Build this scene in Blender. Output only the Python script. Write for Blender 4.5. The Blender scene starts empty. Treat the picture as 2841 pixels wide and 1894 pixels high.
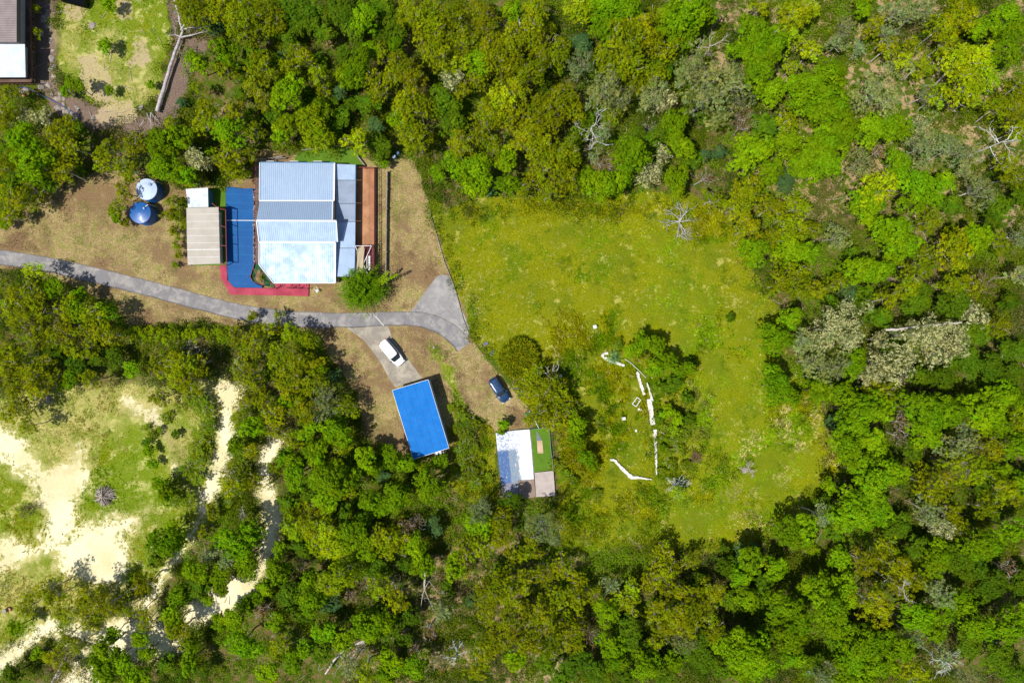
import bpy, math, random
import numpy as np
from mathutils import Vector, Matrix
R_ = math.radians
# ------------------------------------------------------------------ camera, sky, sun, exposure
scene = bpy.context.scene
CAMH = 108.1                                   # drone height: ground width seen = 162.2 m
cam_d = bpy.data.cameras.new('camera'); cam = bpy.data.objects.new('camera', cam_d)
scene.collection.objects.link(cam); scene.camera = cam
cam.location = (0, 0, CAMH); cam.rotation_euler = (0, 0, 0)
cam_d.lens = 24.0; cam_d.sensor_width = 36.0; cam_d.clip_start = 0.5; cam_d.clip_end = 3000
world = bpy.data.worlds.new('World'); scene.world = world; world.use_nodes = True
wt = world.node_tree
sky = wt.nodes.new('ShaderNodeTexSky'); sky.sky_type = 'NISHITA'; sky.sun_disc = False
SUN_EL, SUN_DIR = R_(64), R_(30)               # shadows fall towards 30 degrees above +x
sky.sun_elevation = SUN_EL; sky.sun_rotation = R_(240)
bg = wt.nodes['Background']; bg.inputs[1].default_value = 0.095
wt.links.new(sky.outputs[0], bg.inputs[0])
sun_d = bpy.data.lights.new('sun', 'SUN'); sun = bpy.data.objects.new('sun', sun_d)
scene.collection.objects.link(sun)
sun_d.energy = 4.8; sun_d.angle = R_(0.5); sun_d.color = (1.0, 0.95, 0.86)
ldir = Vector((math.cos(SUN_EL)*math.cos(SUN_DIR), math.cos(SUN_EL)*math.sin(SUN_DIR), -math.sin(SUN_EL)))
sun.rotation_euler = ldir.to_track_quat('-Z', 'Y').to_euler(); sun.location = (-40, -25, 90)
scene.view_settings.view_transform = 'Standard'; scene.view_settings.look = 'None'
scene.view_settings.exposure = 0.12; scene.view_settings.gamma = 1.0
scene.render.engine = 'CYCLES'
scene.cycles.max_bounces = 6; scene.cycles.diffuse_bounces = 3; scene.cycles.transparent_max_bounces = 4
C = scene.collection
rng = np.random.default_rng(7); random.seed(7)

# ------------------------------------------------------------------ coordinates
# survey marks are read off a 2841 x 1894 frame; a point at height z is placed where it really stands
KN = 2841/162.15
def NW(nx, ny, z=0.0):
    f = (1 - z/CAMH)/KN
    return Vector(((nx-1420.5)*f, (947-ny)*f, z))
def DW(dx, dy, z=0.0):
    return NW(dx*1.20791, dy*1.20791, z)
def crop(x0, y0, s):
    return lambda cx, cy, z=0.0: NW(x0+cx/s, y0+cy/s, z)
H1 = crop(480, 400, 3.336)       # the house
VAN = crop(1020, 900, 11.2); SUV = crop(1330, 1020, 8.713)
SLB = crop(1350, 1160, 6.532); SHD = crop(900, 850, 2.851)
FLD = crop(1620, 960, 4.125); TL = crop(0, 0, 6.03); J = crop(0, 0, 3.313); KK = crop(0, 430, 3.313)
# ------------------------------------------------------------------ noise
def vnoise(x, y, seed):
    xi = np.floor(x).astype(np.int64); yi = np.floor(y).astype(np.int64)
    fx = x-xi; fy = y-yi; fx = fx*fx*(3-2*fx); fy = fy*fy*(3-2*fy)
    def h(a, b):
        v = (a*374761393 + b*668265263 + seed*1442695041) & 0xffffffff
        v = ((v ^ (v >> 13))*1274126177) & 0xffffffff
        return ((v ^ (v >> 16)) & 0xffff)/65535.0
    return (h(xi, yi)*(1-fx)+h(xi+1, yi)*fx)*(1-fy)+(h(xi, yi+1)*(1-fx)+h(xi+1, yi+1)*fx)*fy
def fbm(x, y, scale, seed, octs=4):
    x = np.asarray(x, float)/scale+1000; y = np.asarray(y, float)/scale+1000
    t = 0; a = 1; s = 0
    for o in range(octs):
        t = t+a*vnoise(x*2**o, y*2**o, seed+o*17); s += a; a *= .5
    return t/s
def sstep(a, b, x):
    t = np.clip((x-a)/(b-a), 0, 1); return t*t*(3-2*t)
def seg_dist(px, py, pts, closed):
    n = len(pts); d = np.full(px.shape, 1e9)
    for i in range(n if closed else n-1):
        ax, ay = pts[i][:2]; bx, by = pts[(i+1) % n][:2]
        dx, dy = bx-ax, by-ay; L = dx*dx+dy*dy+1e-9
        t = np.clip(((px-ax)*dx+(py-ay)*dy)/L, 0, 1)
        d = np.minimum(d, np.hypot(px-ax-t*dx, py-ay-t*dy))
    return d
def poly_sd(px, py, pts):                       # positive inside
    ins = np.zeros(px.shape, bool); n = len(pts)
    for i in range(n):
        ax, ay = pts[i][:2]; bx, by = pts[(i+1) % n][:2]
        c = ((ay > py) != (by > py)) & (px < (bx-ax)*(py-ay)/(by-ay+1e-12)+ax)
        ins ^= c
    d = seg_dist(px, py, pts, True)
    return np.where(ins, d, -d)
# ------------------------------------------------------------------ objects
def tag(o, label=None, cat=None, group=None, kind=None):
    if label: o['label'] = label
    if cat: o['category'] = cat
    if group: o['group'] = group
    if kind: o['kind'] = kind
    return o
def link(name, data, parent=None, mats=()):
    o = bpy.data.objects.new(name, data); C.objects.link(o)
    if parent is not None: o.parent = parent
    return o
def empty(name, loc=(0, 0, 0), rz=0, label=None, cat=None, group=None):
    o = bpy.data.objects.new(name, None); C.objects.link(o)
    o.location = loc; o.rotation_euler = (0, 0, rz); o.empty_display_size = .3
    return tag(o, label, cat, group)
def mesh_np(name, v, f, mat=None, col=None, smooth=False, uv=None):
    m = bpy.data.meshes.new(name); v = np.asarray(v, np.float32); f = np.asarray(f, np.int32)
    k = f.shape[1]
    m.vertices.add(len(v)); m.vertices.foreach_set('co', v.ravel())
    m.loops.add(f.size); m.loops.foreach_set('vertex_index', f.ravel())
    m.polygons.add(len(f)); m.polygons.foreach_set('loop_start', np.arange(0, f.size, k, dtype=np.int32))
    try: m.polygons.foreach_set('loop_total', np.full(len(f), k, np.int32))
    except Exception: pass
    if smooth: m.polygons.foreach_set('use_smooth', np.ones(len(f), bool))
    if col is not None:
        a = m.color_attributes.new('tint', 'FLOAT_COLOR', 'POINT')
        c = np.ones((len(v), 4), np.float32); c[:, :3] = col; a.data.foreach_set('color', c.ravel())
    m.update(calc_edges=True); m.validate()
    if mat: m.materials.append(mat)
    return m
class MB:
    """collects shapes into ONE mesh"""
    def __init__(s): s.v = []; s.f = []; s.sm = []
    def add(s, vs, fs, smooth=False):
        b = len(s.v); s.v += [tuple(p) for p in vs]; s.f += [tuple(b+i for i in f) for f in fs]; s.sm += [smooth]*len(fs)
        return s
    def box(s, c, d, rz=0, M=None):
        x, y, z = d[0]/2, d[1]/2, d[2]/2
        T = (Matrix.Translation(Vector(c)) @ Matrix.Rotation(rz, 4, 'Z')) if M is None else (Matrix.Translation(Vector(c)) @ M)
        vs = [T @ Vector(p) for p in ((-x,-y,-z),(x,-y,-z),(x,y,-z),(-x,y,-z),(-x,-y,z),(x,-y,z),(x,y,z),(-x,y,z))]
        return s.add(vs, [(3,2,1,0),(4,5,6,7),(0,1,5,4),(1,2,6,5),(2,3,7,6),(3,0,4,7)])
    def beam(s, a, b, w, h):
        a = Vector(a); b = Vector(b); d = b-a; L = d.length
        q = d.to_track_quat('X', 'Z').to_matrix().to_4x4()
        return s.box((a+b)/2, (L, w, h), M=q)
    def prism(s, pts, z0, z1):
        """outline in world xy (any order), from z0 up to z1"""
        pts = [(p[0], p[1]) for p in pts]
        ar = sum(pts[i][0]*pts[(i+1) % len(pts)][1]-pts[(i+1) % len(pts)][0]*pts[i][1] for i in range(len(pts)))
        if ar < 0: pts = pts[::-1]
        n = len(pts); vs = [(x, y, z0) for x, y in pts]+[(x, y, z1) for x, y in pts]
        fs = [tuple(range(n-1, -1, -1)), tuple(range(n, 2*n))]+[(i, (i+1) % n, n+(i+1) % n, n+i) for i in range(n)]
        return s.add(vs, fs)
    def tube(s, pts, rad, n=8, cap=True):
        pts = [Vector(p) for p in pts]; rad = rad if hasattr(rad, '__len__') else [rad]*len(pts)
        vs = []; up = Vector((0, 0, 1))
        for i, p in enumerate(pts):
            d = (pts[min(i+1, len(pts)-1)]-pts[max(i-1, 0)]).normalized()
            a = d.cross(up if abs(d.z) < .95 else Vector((1, 0, 0))).normalized(); b = a.cross(d)
            for k in range(n):
                t = 2*math.pi*k/n; vs.append(p+(a*math.cos(t)+b*math.sin(t))*rad[i])
        fs = [(i*n+k, i*n+(k+1) % n, (i+1)*n+(k+1) % n, (i+1)*n+k) for i in range(len(pts)-1) for k in range(n)]
        if cap: fs += [tuple(range(n))[::-1], tuple((len(pts)-1)*n+k for k in range(n))]
        return s.add(vs, fs, True)
    def lathe(s, prof, c=(0, 0, 0), n=32):
        c = Vector(c); vs = []
        for r, z in prof:
            for k in range(n):
                t = 2*math.pi*k/n; vs.append(c+Vector((r*math.cos(t), r*math.sin(t), z)))
        fs = [(i*n+k, i*n+(k+1) % n, (i+1)*n+(k+1) % n, (i+1)*n+k) for i in range(len(prof)-1) for k in range(n)]
        fs += [tuple(range(n))[::-1], tuple((len(prof)-1)*n+k for k in range(n))]
        return s.add(vs, fs, True)
    def build(s, name, mat, parent=None, uv=False):
        m = bpy.data.meshes.new(name); m.from_pydata(s.v, [], s.f); m.update()
        m.polygons.foreach_set('use_smooth', s.sm); m.materials.append(mat)
        try: m.set_sharp_from_angle(angle=R_(38))
        except Exception: pass
        o = link(name, m, parent)
        return o
def sheet_mb(q, pitch=.3, amp=.035, thick=.05):
    """profiled roof sheet: q = four corners a,b,c,d; ribs are spaced along a->b and run a->d"""
    a, b, c, d = [Vector(p) for p in q]
    L = max((b-a).length, (c-d).length); n = max(2, int(round(L/pitch)))
    us = []; zs = []
    for i in range(n):
        for t, z in ((0, 0), (.58, 0), (.70, 1), (.88, 1)):
            us.append((i+t)/n); zs.append(z*amp)
    us.append(1.0); zs.append(0)
    nrm = (b-a).cross(d-a).normalized()
    if nrm.z < 0: nrm = -nrm
    mb = MB(); N = len(us); vs = []
    for u, z in zip(us, zs): vs.append(a.lerp(b, u)+nrm*z)
    for u, z in zip(us, zs): vs.append(d.lerp(c, u)+nrm*z)
    flip = (b-a).cross(d-a).z < 0
    fs = [(i, i+1, N+i+1, N+i) if not flip else (i, N+i, N+i+1, i+1) for i in range(N-1)]
    mb.add(vs, fs)
    lo = [p-nrm*thick for p in (a, b, c, d)]
    mb.add([a, b, c, d]+lo, [(4, 7, 6, 5), (0, 4, 5, 1), (1, 5, 6, 2), (2, 6, 7, 3), (3, 7, 4, 0)])
    return mb
# ------------------------------------------------------------------ materials
def newmat(name):
    m = bpy.data.materials.new(name); m.use_nodes = True; nt = m.node_tree
    return m, nt, nt.nodes, nt.links, nt.nodes['Principled BSDF']
def nz(nt, scale, detail=4, rough=.55, vec=None, dist=0):
    n = nt.nodes.new('ShaderNodeTexNoise'); n.inputs['Scale'].default_value = scale
    n.inputs['Detail'].default_value = detail; n.inputs['Roughness'].default_value = rough
    n.inputs['Distortion'].default_value = dist
    if vec: nt.links.new(vec, n.inputs['Vector'])
    return n.outputs['Fac']
def ramp(nt, fac, stops):
    r = nt.nodes.new('ShaderNodeValToRGB'); nt.links.new(fac, r.inputs[0]); e = r.color_ramp.elements
    for i, (p, c) in enumerate(stops):
        if i < 2: e[i].position = p
        else: e.new(p)
        e[i].color = (c[0], c[1], c[2], 1)
    return r.outputs[0]
def mapr(nt, fac, a, b, c=0, d=1, smooth=True):
    r = nt.nodes.new('ShaderNodeMapRange'); r.inputs[1].default_value = a; r.inputs[2].default_value = b
    r.inputs[3].default_value = c; r.inputs[4].default_value = d
    if smooth: r.interpolation_type = 'SMOOTHSTEP'
    nt.links.new(fac, r.inputs[0]); return r.outputs[0]
def mix(nt, fac, a, b, mode='MIX'):
    m = nt.nodes.new('ShaderNodeMix'); m.data_type = 'RGBA'; m.blend_type = mode
    for s, v in ((m.inputs[0], fac), (m.inputs[6], a), (m.inputs[7], b)):
        if isinstance(v, (int, float)): s.default_value = v
        elif isinstance(v, tuple): s.default_value = (v[0], v[1], v[2], 1)
        else: nt.links.new(v, s)
    return m.outputs[2]
def mth(nt, op, a, b=None, c=None):
    m = nt.nodes.new('ShaderNodeMath'); m.operation = op
    for i, v in enumerate((a, b, c)):
        if v is None: continue
        if isinstance(v, (int, float)): m.inputs[i].default_value = v
        else: nt.links.new(v, m.inputs[i])
    return m.outputs[0]
def bump(nt, bs, fac, strength=.3, dist=.02):
    b = nt.nodes.new('ShaderNodeBump'); b.inputs['Strength'].default_value = strength; b.inputs['Distance'].default_value = dist
    nt.links.new(fac, b.inputs['Height']); nt.links.new(b.outputs[0], bs.inputs['Normal'])
def pos(nt):
    return nt.nodes.new('ShaderNodeNewGeometry').outputs['Position']
def sep(nt, v):
    s = nt.nodes.new('ShaderNodeSeparateXYZ'); nt.links.new(v, s.inputs[0]); return s.outputs
MATS = {}
def worn(name, c, c2=None, rough=.6, metal=0.0, sc=1.5, amt=.5, fine=18, bmp=.15, spots=None, spec=.2):
    """a surface with real variation: large soft weathering, fine speckle, optional dirt spots"""
    if name in MATS: return MATS[name]
    m, nt, N, L, bs = newmat(name); p = pos(nt)
    c2 = c2 or tuple(x*.72 for x in c)
    f = mapr(nt, nz(nt, sc, 5, .6, p), .35, .68)
    col = mix(nt, mth(nt, 'MULTIPLY', f, amt), c, c2)
    g = nz(nt, fine, 3, .6, p)
    col = mix(nt, mapr(nt, g, .3, .75, 0, .35), col, tuple(x*.7 for x in c))
    if spots:
        h = nz(nt, 2.6, 6, .7, p); col = mix(nt, mapr(nt, h, spots[0], spots[0]+.05), col, spots[1])
    L.new(col, bs.inputs['Base Color']); bs.inputs['Roughness'].default_value = rough
    bs.inputs['Metallic'].default_value = metal; bs.inputs['Specular IOR Level'].default_value = spec
    if bmp: bump(nt, bs, g, bmp, .01)
    MATS[name] = m; return m
def planks(name, c, c2, width, axis, rough=.6, gap=.06):
    if name in MATS: return MATS[name]
    m, nt, N, L, bs = newmat(name); p = pos(nt); s = sep(nt, p)
    t = mth(nt, 'MULTIPLY', s[axis], 1/width); cell = mth(nt, 'FLOOR', t); fr = mth(nt, 'FRACT', t)
    wn = N.new('ShaderNodeTexWhiteNoise'); wn.noise_dimensions = '1D'; L.new(cell, wn.inputs['W'])
    st = N.new('ShaderNodeMapping'); L.new(p, st.inputs[0])
    st.inputs['Scale'].default_value = (1.2, 9, 1) if axis == 1 else (9, 1.2, 1)
    grain = nz(nt, 1.5, 5, .6, st.outputs[0])
    big = nz(nt, .5, 3, .5, p)
    col = mix(nt, mth(nt, 'MULTIPLY', wn.outputs[0], .6), c, c2)
    col = mix(nt, mapr(nt, grain, .35, .7, 0, .5), col, tuple(x*.6 for x in c2))
    col = mix(nt, mapr(nt, big, .4, .65, 0, .6), col, tuple(min(1, x*1.25+.03) for x in c))
    col = mix(nt, mapr(nt, fr, 0, gap, .85, 0, False), col, (.02, .015, .012))
    L.new(col, bs.inputs['Base Color']); bs.inputs['Roughness'].default_value = rough; bs.inputs['Specular IOR Level'].default_value = .2
    bump(nt, bs, grain, .3, .01); MATS[name] = m; return m
def leafmat(name, trans=.35, own=None):
    """foliage: the object's colour times the leaf's own tint"""
    m, nt, N, L, bs = newmat(name); N.remove(bs); out = N['Material Output']
    a = N.new('ShaderNodeAttribute'); a.attribute_name = 'tint'
    if own is None:
        oi = N.new('ShaderNodeObjectInfo'); col = mix(nt, 1.0, oi.outputs['Color'], a.outputs['Color'], 'MULTIPLY')
    else: col = a.outputs['Color']
    d = N.new('ShaderNodeBsdfPrincipled'); L.new(col, d.inputs['Base Color']); d.inputs['Roughness'].default_value = .55
    d.inputs['Specular IOR Level'].default_value = .04
    t = N.new('ShaderNodeBsdfTranslucent')
    tc = mix(nt, 1.0, col, (1.35, 1.3, .4), 'MULTIPLY'); L.new(tc, t.inputs[0])
    mx = N.new('ShaderNodeMixShader'); mx.inputs[0].default_value = trans
    L.new(d.outputs[0], mx.inputs[1]); L.new(t.outputs[0], mx.inputs[2]); L.new(mx.outputs[0], out.inputs[0])
    return m
M_leaf = leafmat('leaf'); M_grass = leafmat('grass_blade', .3, own=True)
def glossy(name, c, rough=.25, metal=0.0, coat=.5):
    if name in MATS: return MATS[name]
    m, nt, N, L, bs = newmat(name); p = pos(nt)
    d = nz(nt, 3, 5, .6, p)
    L.new(mix(nt, mapr(nt, d, .4, .75, 0, .35), c, tuple(x*.75+.02 for x in c)), bs.inputs['Base Color'])
    L.new(mapr(nt, d, .3, .8, rough, rough+.18), bs.inputs['Roughness'])
    bs.inputs['Metallic'].default_value = metal; bs.inputs['Coat Weight'].default_value = coat; bs.inputs['Coat Roughness'].default_value = .12
    MATS[name] = m; return m
# ------------------------------------------------------------------ ground zones (surveyed outlines)
def DP(s): return [DW(*[float(t) for t in q.split(',')])[:2] for q in s.split()]
def JP(s): return [J(*[float(t) for t in q.split(',')])[:2] for q in s.split()]
def HP(s): return [crop(0, 1360, 2.936)(*[float(t) for t in q.split(',')])[:2] for q in s.split()]
Z_field = [DP('985,458 1040,470 1100,452 1300,462 1420,440 1500,440 1640,450 1720,540 1750,650 1810,750 1790,840 1870,880 1910,990 1935,1060 1900,1130 1830,1200 1760,1230 1700,1260 1560,1275 1480,1250 1300,1260 1285,1150 1275,990 1225,955 1185,890 1140,830 1090,785 1075,755 1060,690 1040,640 1020,590 1000,520'),
           DP('1040,900 1090,960 1135,985 1140,1070 1140,1150 1080,1160 1030,1130 1040,1050 1030,1000')]
Z_dry = [DP('-80,560 0,515 70,465 150,415 240,390 330,400 420,430 520,430 590,375 600,345 680,345 880,372 940,368 985,460 1020,600 1060,690 1080,770 1120,820 1160,880 1225,958 1222,985 1140,992 1095,960 1060,930 1040,900 1044,1010 1035,1055 930,1045 830,1010 822,900 765,830 735,765 600,752 450,745 290,745 260,700 180,662 80,625 0,612 -80,600')]
Z_lawn2 = [DP('-60,930 130,905 290,885 420,895 500,870 548,868 545,960 520,1080 480,1190 430,1260 370,1330 300,1350 230,1400 120,1440 -60,1520'),
           DP('985,800 1005,798 1038,845 1062,900 1082,955 1100,1000 1072,990 1046,950 1036,905 1016,870 998,838'), JP('500,0 1120,0 1500,0 1560,350 1480,700 1380,1000 1180,1080 900,980 700,960 560,700 520,300')]
Z_sand = [DP('100,1062 180,1035 205,1095 175,1165 170,1215 215,1200 255,1188 300,1172 345,1165 335,1200 290,1235 300,1290 270,1345 215,1345 150,1310 95,1285 0,1335 -60,1350 -60,1270 80,1245 95,1170 70,1110 30,1050 -60,1000 -60,975 20,1010 60,1035'),
          DP('480,872 548,868 552,925 515,960 500,930'),
          HP('280,1150 600,980 980,980 1350,1080 1420,1250 1300,1350 900,1330 500,1220'),
          HP('600,1420 780,1400 820,1520 760,1640 560,1640')]
Z_soft = [JP('780,560 870,540 960,700 980,950 860,900 800,700'), JP('1240,300 1370,300 1420,520 1330,620 1210,560'),
          JP('1090,0 1180,0 1150,120 1100,100'), JP('1000,960 1190,950 1200,1060 1100,1100 900,1090'), JP('620,60 760,40 740,220 680,200'), DP('1115,905 1150,895 1165,922 1128,935')]
P_sand = [(HP('1720,-60 1690,100 1600,300 1470,520 1330,700 1250,850 1080,1080 700,1300 560,1560'), .7),
          ([tuple(DW(*p)[:2]) for p in ((522,930),(520,985),(505,1060),(485,1120),(468,1170))], 1.2),
          ([tuple(DW(*p)[:2]) for p in ((632,1015),(612,1050),(606,1110),(618,1180),(628,1240),(600,1310),(560,1350),(505,1385),(455,1400))], 1.45),
          (HP('-200,1500 0,1400 230,1230 430,1080'), 1.25),
          ([tuple(DW(*p)[:2]) for p in ((285,925),(340,950),(385,1010),(400,1080))], .5),
          ([tuple(DW(*p)[:2]) for p in ((-20,1010),(60,1060),(110,1120))], .8)]
Z_dirt = [JP('1500,0 1700,0 1640,300 1900,330 1850,500 1700,700 1600,1100 1350,1250 850,1220 640,1080 560,760 900,960 1180,1080 1400,980 1500,700 1580,350'),
          JP('280,0 520,0 520,700 640,1060 560,1060 400,900 300,760')]
Z_khaki = [DP('-60,900 280,880 520,880 440,960 330,950 250,960 190,1010 170,1060 120,1060 60,1000 -60,970'), DP('330,960 430,1000 450,1100 420,1150 395,1060 350,1000'), DP('-60,1330 120,1300 260,1340 300,1370 200,1400 60,1400 -60,1450'), JP('500,200 740,200 760,640 560,700'), JP('820,380 1060,260 1080,700 860,760'), JP('1180,700 1420,500 1400,900 1100,960')]
Z_rough = [Z_field[1], DP('1500,920 1560,860 1640,1000 1680,1100 1560,1180 1500,1250 1300,1250 1290,1150 1440,1130 1500,1100'), DP('1040,470 1300,455 1620,465 1640,500 1400,500 1100,500')]
Z_tan = [DP('1620,-60 2500,-60 2500,480 2100,520 1780,480 1700,300 1640,120'), DP('900,1280 1300,1280 1360,1640 860,1640'), DP('520,270 700,250 720,330 560,360')]
Z_bright = [DP('1450,470 1700,700 1850,880 1930,1060 1800,1220 1650,1180 1560,1000 1600,850 1500,700'), DP('1440,1150 1640,1090 1700,1200 1500,1260 1300,1260'),
            DP('180,1000 290,960 370,1010 400,1100 360,1180 300,1160 200,1180 190,1100')]
FLAT = Z_dry[0]
def zone(px, py, polys, soft=.6, wob=.8, seed=5, paths=()):
    w = np.zeros(px.shape)
    nzv = ((fbm(px, py, 4.0, seed, 4)-.5)*2+(fbm(px, py, 9.0, seed+3, 2)-.5)*1.5*(wob > 1))*wob
    for P in polys: w = np.maximum(w, sstep(-soft, soft, poly_sd(px, py, P)+nzv))
    for P, r in paths: w = np.maximum(w, sstep(-soft*.7, soft*.7, r-seg_dist(px, py, P, False)+nzv*.5))
    return w
def gz(px, py):
    px = np.asarray(px, float); py = np.asarray(py, float); sh = px.shape
    px = np.atleast_1d(px); py = np.atleast_1d(py)
    h = (fbm(px, py, 22, 91, 3)-.5)*2.4
    keep = np.ones(px.shape)
    for P in (FLAT, JP('-200,-200 330,-200 330,760 -200,800'), [DW(*p)[:2] for p in ((1130,975),(1290,975),(1290,1150),(1130,1150))]):
        keep = np.minimum(keep, sstep(.5, 6, -poly_sd(px, py, P)))
    fl = sstep(-2, 3, poly_sd(px, py, Z_field[0])); keep = keep*(1-.75*fl)
    h = h*keep
    b = seg_dist(px, py, [DW(*p)[:2] for p in ((960,790),(1000,800),(1035,840),(1052,880),(1060,925))], False)
    h = h+.45*np.exp(-(b/.9)**2)
    b = seg_dist(px, py, [DW(*p)[:2] for p in ((270,960),(330,965),(385,1020),(405,1090),(400,1140),(440,1150))], False)
    h = h+.5*np.exp(-(b/1.3)**2)
    h = h+(fbm(px, py, 2.2, 33, 3)-.5)*.22*keep
    return h.reshape(sh) if sh else float(h[0])
def gz1(p): return float(gz(np.array([p[0]]), np.array([p[1]]))[0])
def make_ground():
    fx = np.linspace(-98, 98, 650); fy = np.linspace(-68, 68, 450)
    far = np.array([-1500, -900, -500, -300, -200, -140.])
    xs = np.concatenate([far, fx, -far[::-1]]); ys = np.concatenate([far, [-100, -80], fy, [80, 100], -far[::-1]])
    X, Y = np.meshgrid(xs, ys); px, py = X.ravel(), Y.ravel()
    Z = gz(px, py)
    nx, ny = len(xs), len(ys)
    i = np.arange((nx-1)*(ny-1)); r = i//(nx-1); c = i % (nx-1); a = r*nx+c
    f = np.stack([a, a+1, a+nx+1, a+nx], 1)
    m = mesh_np('ground', np.stack([px, py, Z], 1), f, None, smooth=True)
    lays = {'w_field': zone(px, py, Z_field, 1.2, 1.3, 5), 'w_dry': zone(px, py, Z_dry, .6, .9, 9),
            'w_lawn': zone(px, py, Z_lawn2, 1.0, 1.4, 13), 'w_sand': zone(px, py, Z_sand, 2.6, 2.6, 21, P_sand),
            'w_soft': zone(px, py, Z_soft, 1.6, 2.4, 25), 'w_dirt': zone(px, py, Z_dirt, 1.0, 1.2, 29), 'w_bright': zone(px, py, Z_bright, 3.5, 2.5, 31), 'w_tan': zone(px, py, Z_tan, 3, 4, 37), 'w_khaki': zone(px, py, Z_khaki, 2.2, 2.0, 39)}
    for k, v in lays.items():
        at = m.attributes.new(k, 'FLOAT', 'POINT'); at.data.foreach_set('value', v.astype(np.float32))
    mat, nt, N, L, bs = newmat('terrain'); p = pos(nt)
    def at(k, lo=.38, hi=.62, scl=1.6, amt=.55):
        a = N.new('ShaderNodeAttribute'); a.attribute_name = k
        n = nz(nt, scl, 6, .65, p); s = mth(nt, 'ADD', a.outputs['Fac'], mth(nt, 'MULTIPLY', mth(nt, 'SUBTRACT', n, .5), amt*1.6))
        return mapr(nt, s, lo, hi)
    fine = nz(nt, 7, 5, .75, p); mid = nz(nt, .9, 5, .6, p); big = nz(nt, .13, 4, .55, p)
    floor_ = ramp(nt, fine, [(.3, (.055, .038, .016)), (.5, (.13, .10, .035)), (.68, (.26, .21, .085))])
    tn_ = N.new('ShaderNodeAttribute'); tn_.attribute_name = 'w_tan'
    floor_ = mix(nt, tn_.outputs['Fac'], floor_, ramp(nt, fine, [(.28, (.13, .085, .04)), (.48, (.33, .235, .12)), (.7, (.52, .40, .23))]))
    floor_ = mix(nt, mapr(nt, mid, .42, .55), floor_, ramp(nt, fine, [(.3, (.02, .04, .004)), (.65, (.10, .15, .012))]))
    dry = ramp(nt, fine, [(.32, (.09, .062, .022)), (.47, (.28, .21, .085)), (.64, (.58, .47, .25))])
    lum = nz(nt, 2.2, 6, .75, p); dry = mix(nt, mapr(nt, lum, .45, .62, 0, .55), dry, ramp(nt, fine, [(.3, (.075, .045, .022)), (.7, (.30, .20, .11))]))
    dry = mix(nt, mapr(nt, mid, .48, .60, 0, .65), dry, ramp(nt, fine, [(.3, (.10, .11, .020)), (.7, (.33, .33, .08))]))
    dry = mix(nt, mapr(nt, nz(nt, .16, 6, .65, p), .43, .58, 0, .8), dry, ramp(nt, fine, [(.3, (.10, .058, .034)), (.7, (.27, .17, .095))]))
    fld = ramp(nt, fine, [(.28, (.055, .065, .004)), (.48, (.165, .18, .004)), (.72, (.335, .35, .020))])
    fld = mix(nt, mapr(nt, big, .42, .62, 0, .7), fld, ramp(nt, fine, [(.3, (.045, .08, .004)), (.7, (.17, .215, .012))]))
    fld = mix(nt, mapr(nt, nz(nt, .5, 7, .72, p), .56, .66, 0, .75), fld, (.42, .38, .09))
    fld = mix(nt, mapr(nt, nz(nt, .28, 6, .7, p), .44, .36, 0, .7), fld, (.055, .095, .004))
    lawn = ramp(nt, fine, [(.28, (.05, .095, .005)), (.5, (.14, .20, .010)), (.7, (.32, .35, .05))])
    lawn = mix(nt, mapr(nt, nz(nt, .45, 6, .7, p), .52, .64, 0, .7), lawn, (.56, .52, .20))
    sand = ramp(nt, fine, [(.25, (.50, .42, .24)), (.42, (.74, .66, .42)), (.7, (.86, .80, .58))])
    sand = mix(nt, mapr(nt, big, .45, .6, 0, .45), sand, (.50, .44, .20))
    soft = ramp(nt, fine, [(.25, (.26, .19, .10)), (.6, (.50, .40, .25))])
    dirt = ramp(nt, fine, [(.28, (.07, .05, .04)), (.5, (.17, .12, .095)), (.72, (.34, .26, .20))])
    col = mix(nt, at('w_field', .4, .6), floor_, fld)
    col = mix(nt, at('w_dry', .4, .6, 1.2, .35), col, dry)
    col = mix(nt, at('w_dirt'), col, dirt)
    col = mix(nt, at('w_lawn', .42, .58, 1.1, .5), col, lawn)
    col = mix(nt, mth(nt, 'MULTIPLY', at('w_soft', .40, .75, 1.5, 1.1), .85), col, soft)
    col = mix(nt, mth(nt, 'MULTIPLY', at('w_sand', .02, .5, .8, .5), .65), col, mix(nt, fine, (.36, .34, .10), (.68, .60, .30)))
    col = mix(nt, at('w_sand', .42, .66, 1.3, 1.2), col, sand)
    col = mix(nt, mth(nt, 'MULTIPLY', at('w_sand', .5, .7, 1, .2), mapr(nt, nz(nt, 3.2, 5, .7, p), .62, .68, 0, .7)), col, (.32, .34, .08))
    kh = N.new('ShaderNodeAttribute'); kh.attribute_name = 'w_khaki'
    col = mix(nt, mth(nt, 'MULTIPLY', kh.outputs['Fac'], mapr(nt, nz(nt, .6, 6, .7, p), .38, .60, .2, .85)), col, ramp(nt, fine, [(.28, (.17, .14, .045)), (.48, (.42, .36, .12)), (.7, (.66, .60, .28))]))
    a = N.new('ShaderNodeAttribute'); a.attribute_name = 'w_bright'
    col = mix(nt, mth(nt, 'MULTIPLY', a.outputs['Fac'], .35), col, mix(nt, .5, col, (.13, .22, .006)))
    L.new(col, bs.inputs['Base Color']); bs.inputs['Roughness'].default_value = 1; bs.inputs['Specular IOR Level'].default_value = 0
    hh = mth(nt, 'ADD', mth(nt, 'MULTIPLY', fine, .5), mid); bump(nt, bs, hh, .9, .12)
    m.materials.append(mat)
    tag(link('ground', m), kind='structure')
make_ground()

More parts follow.
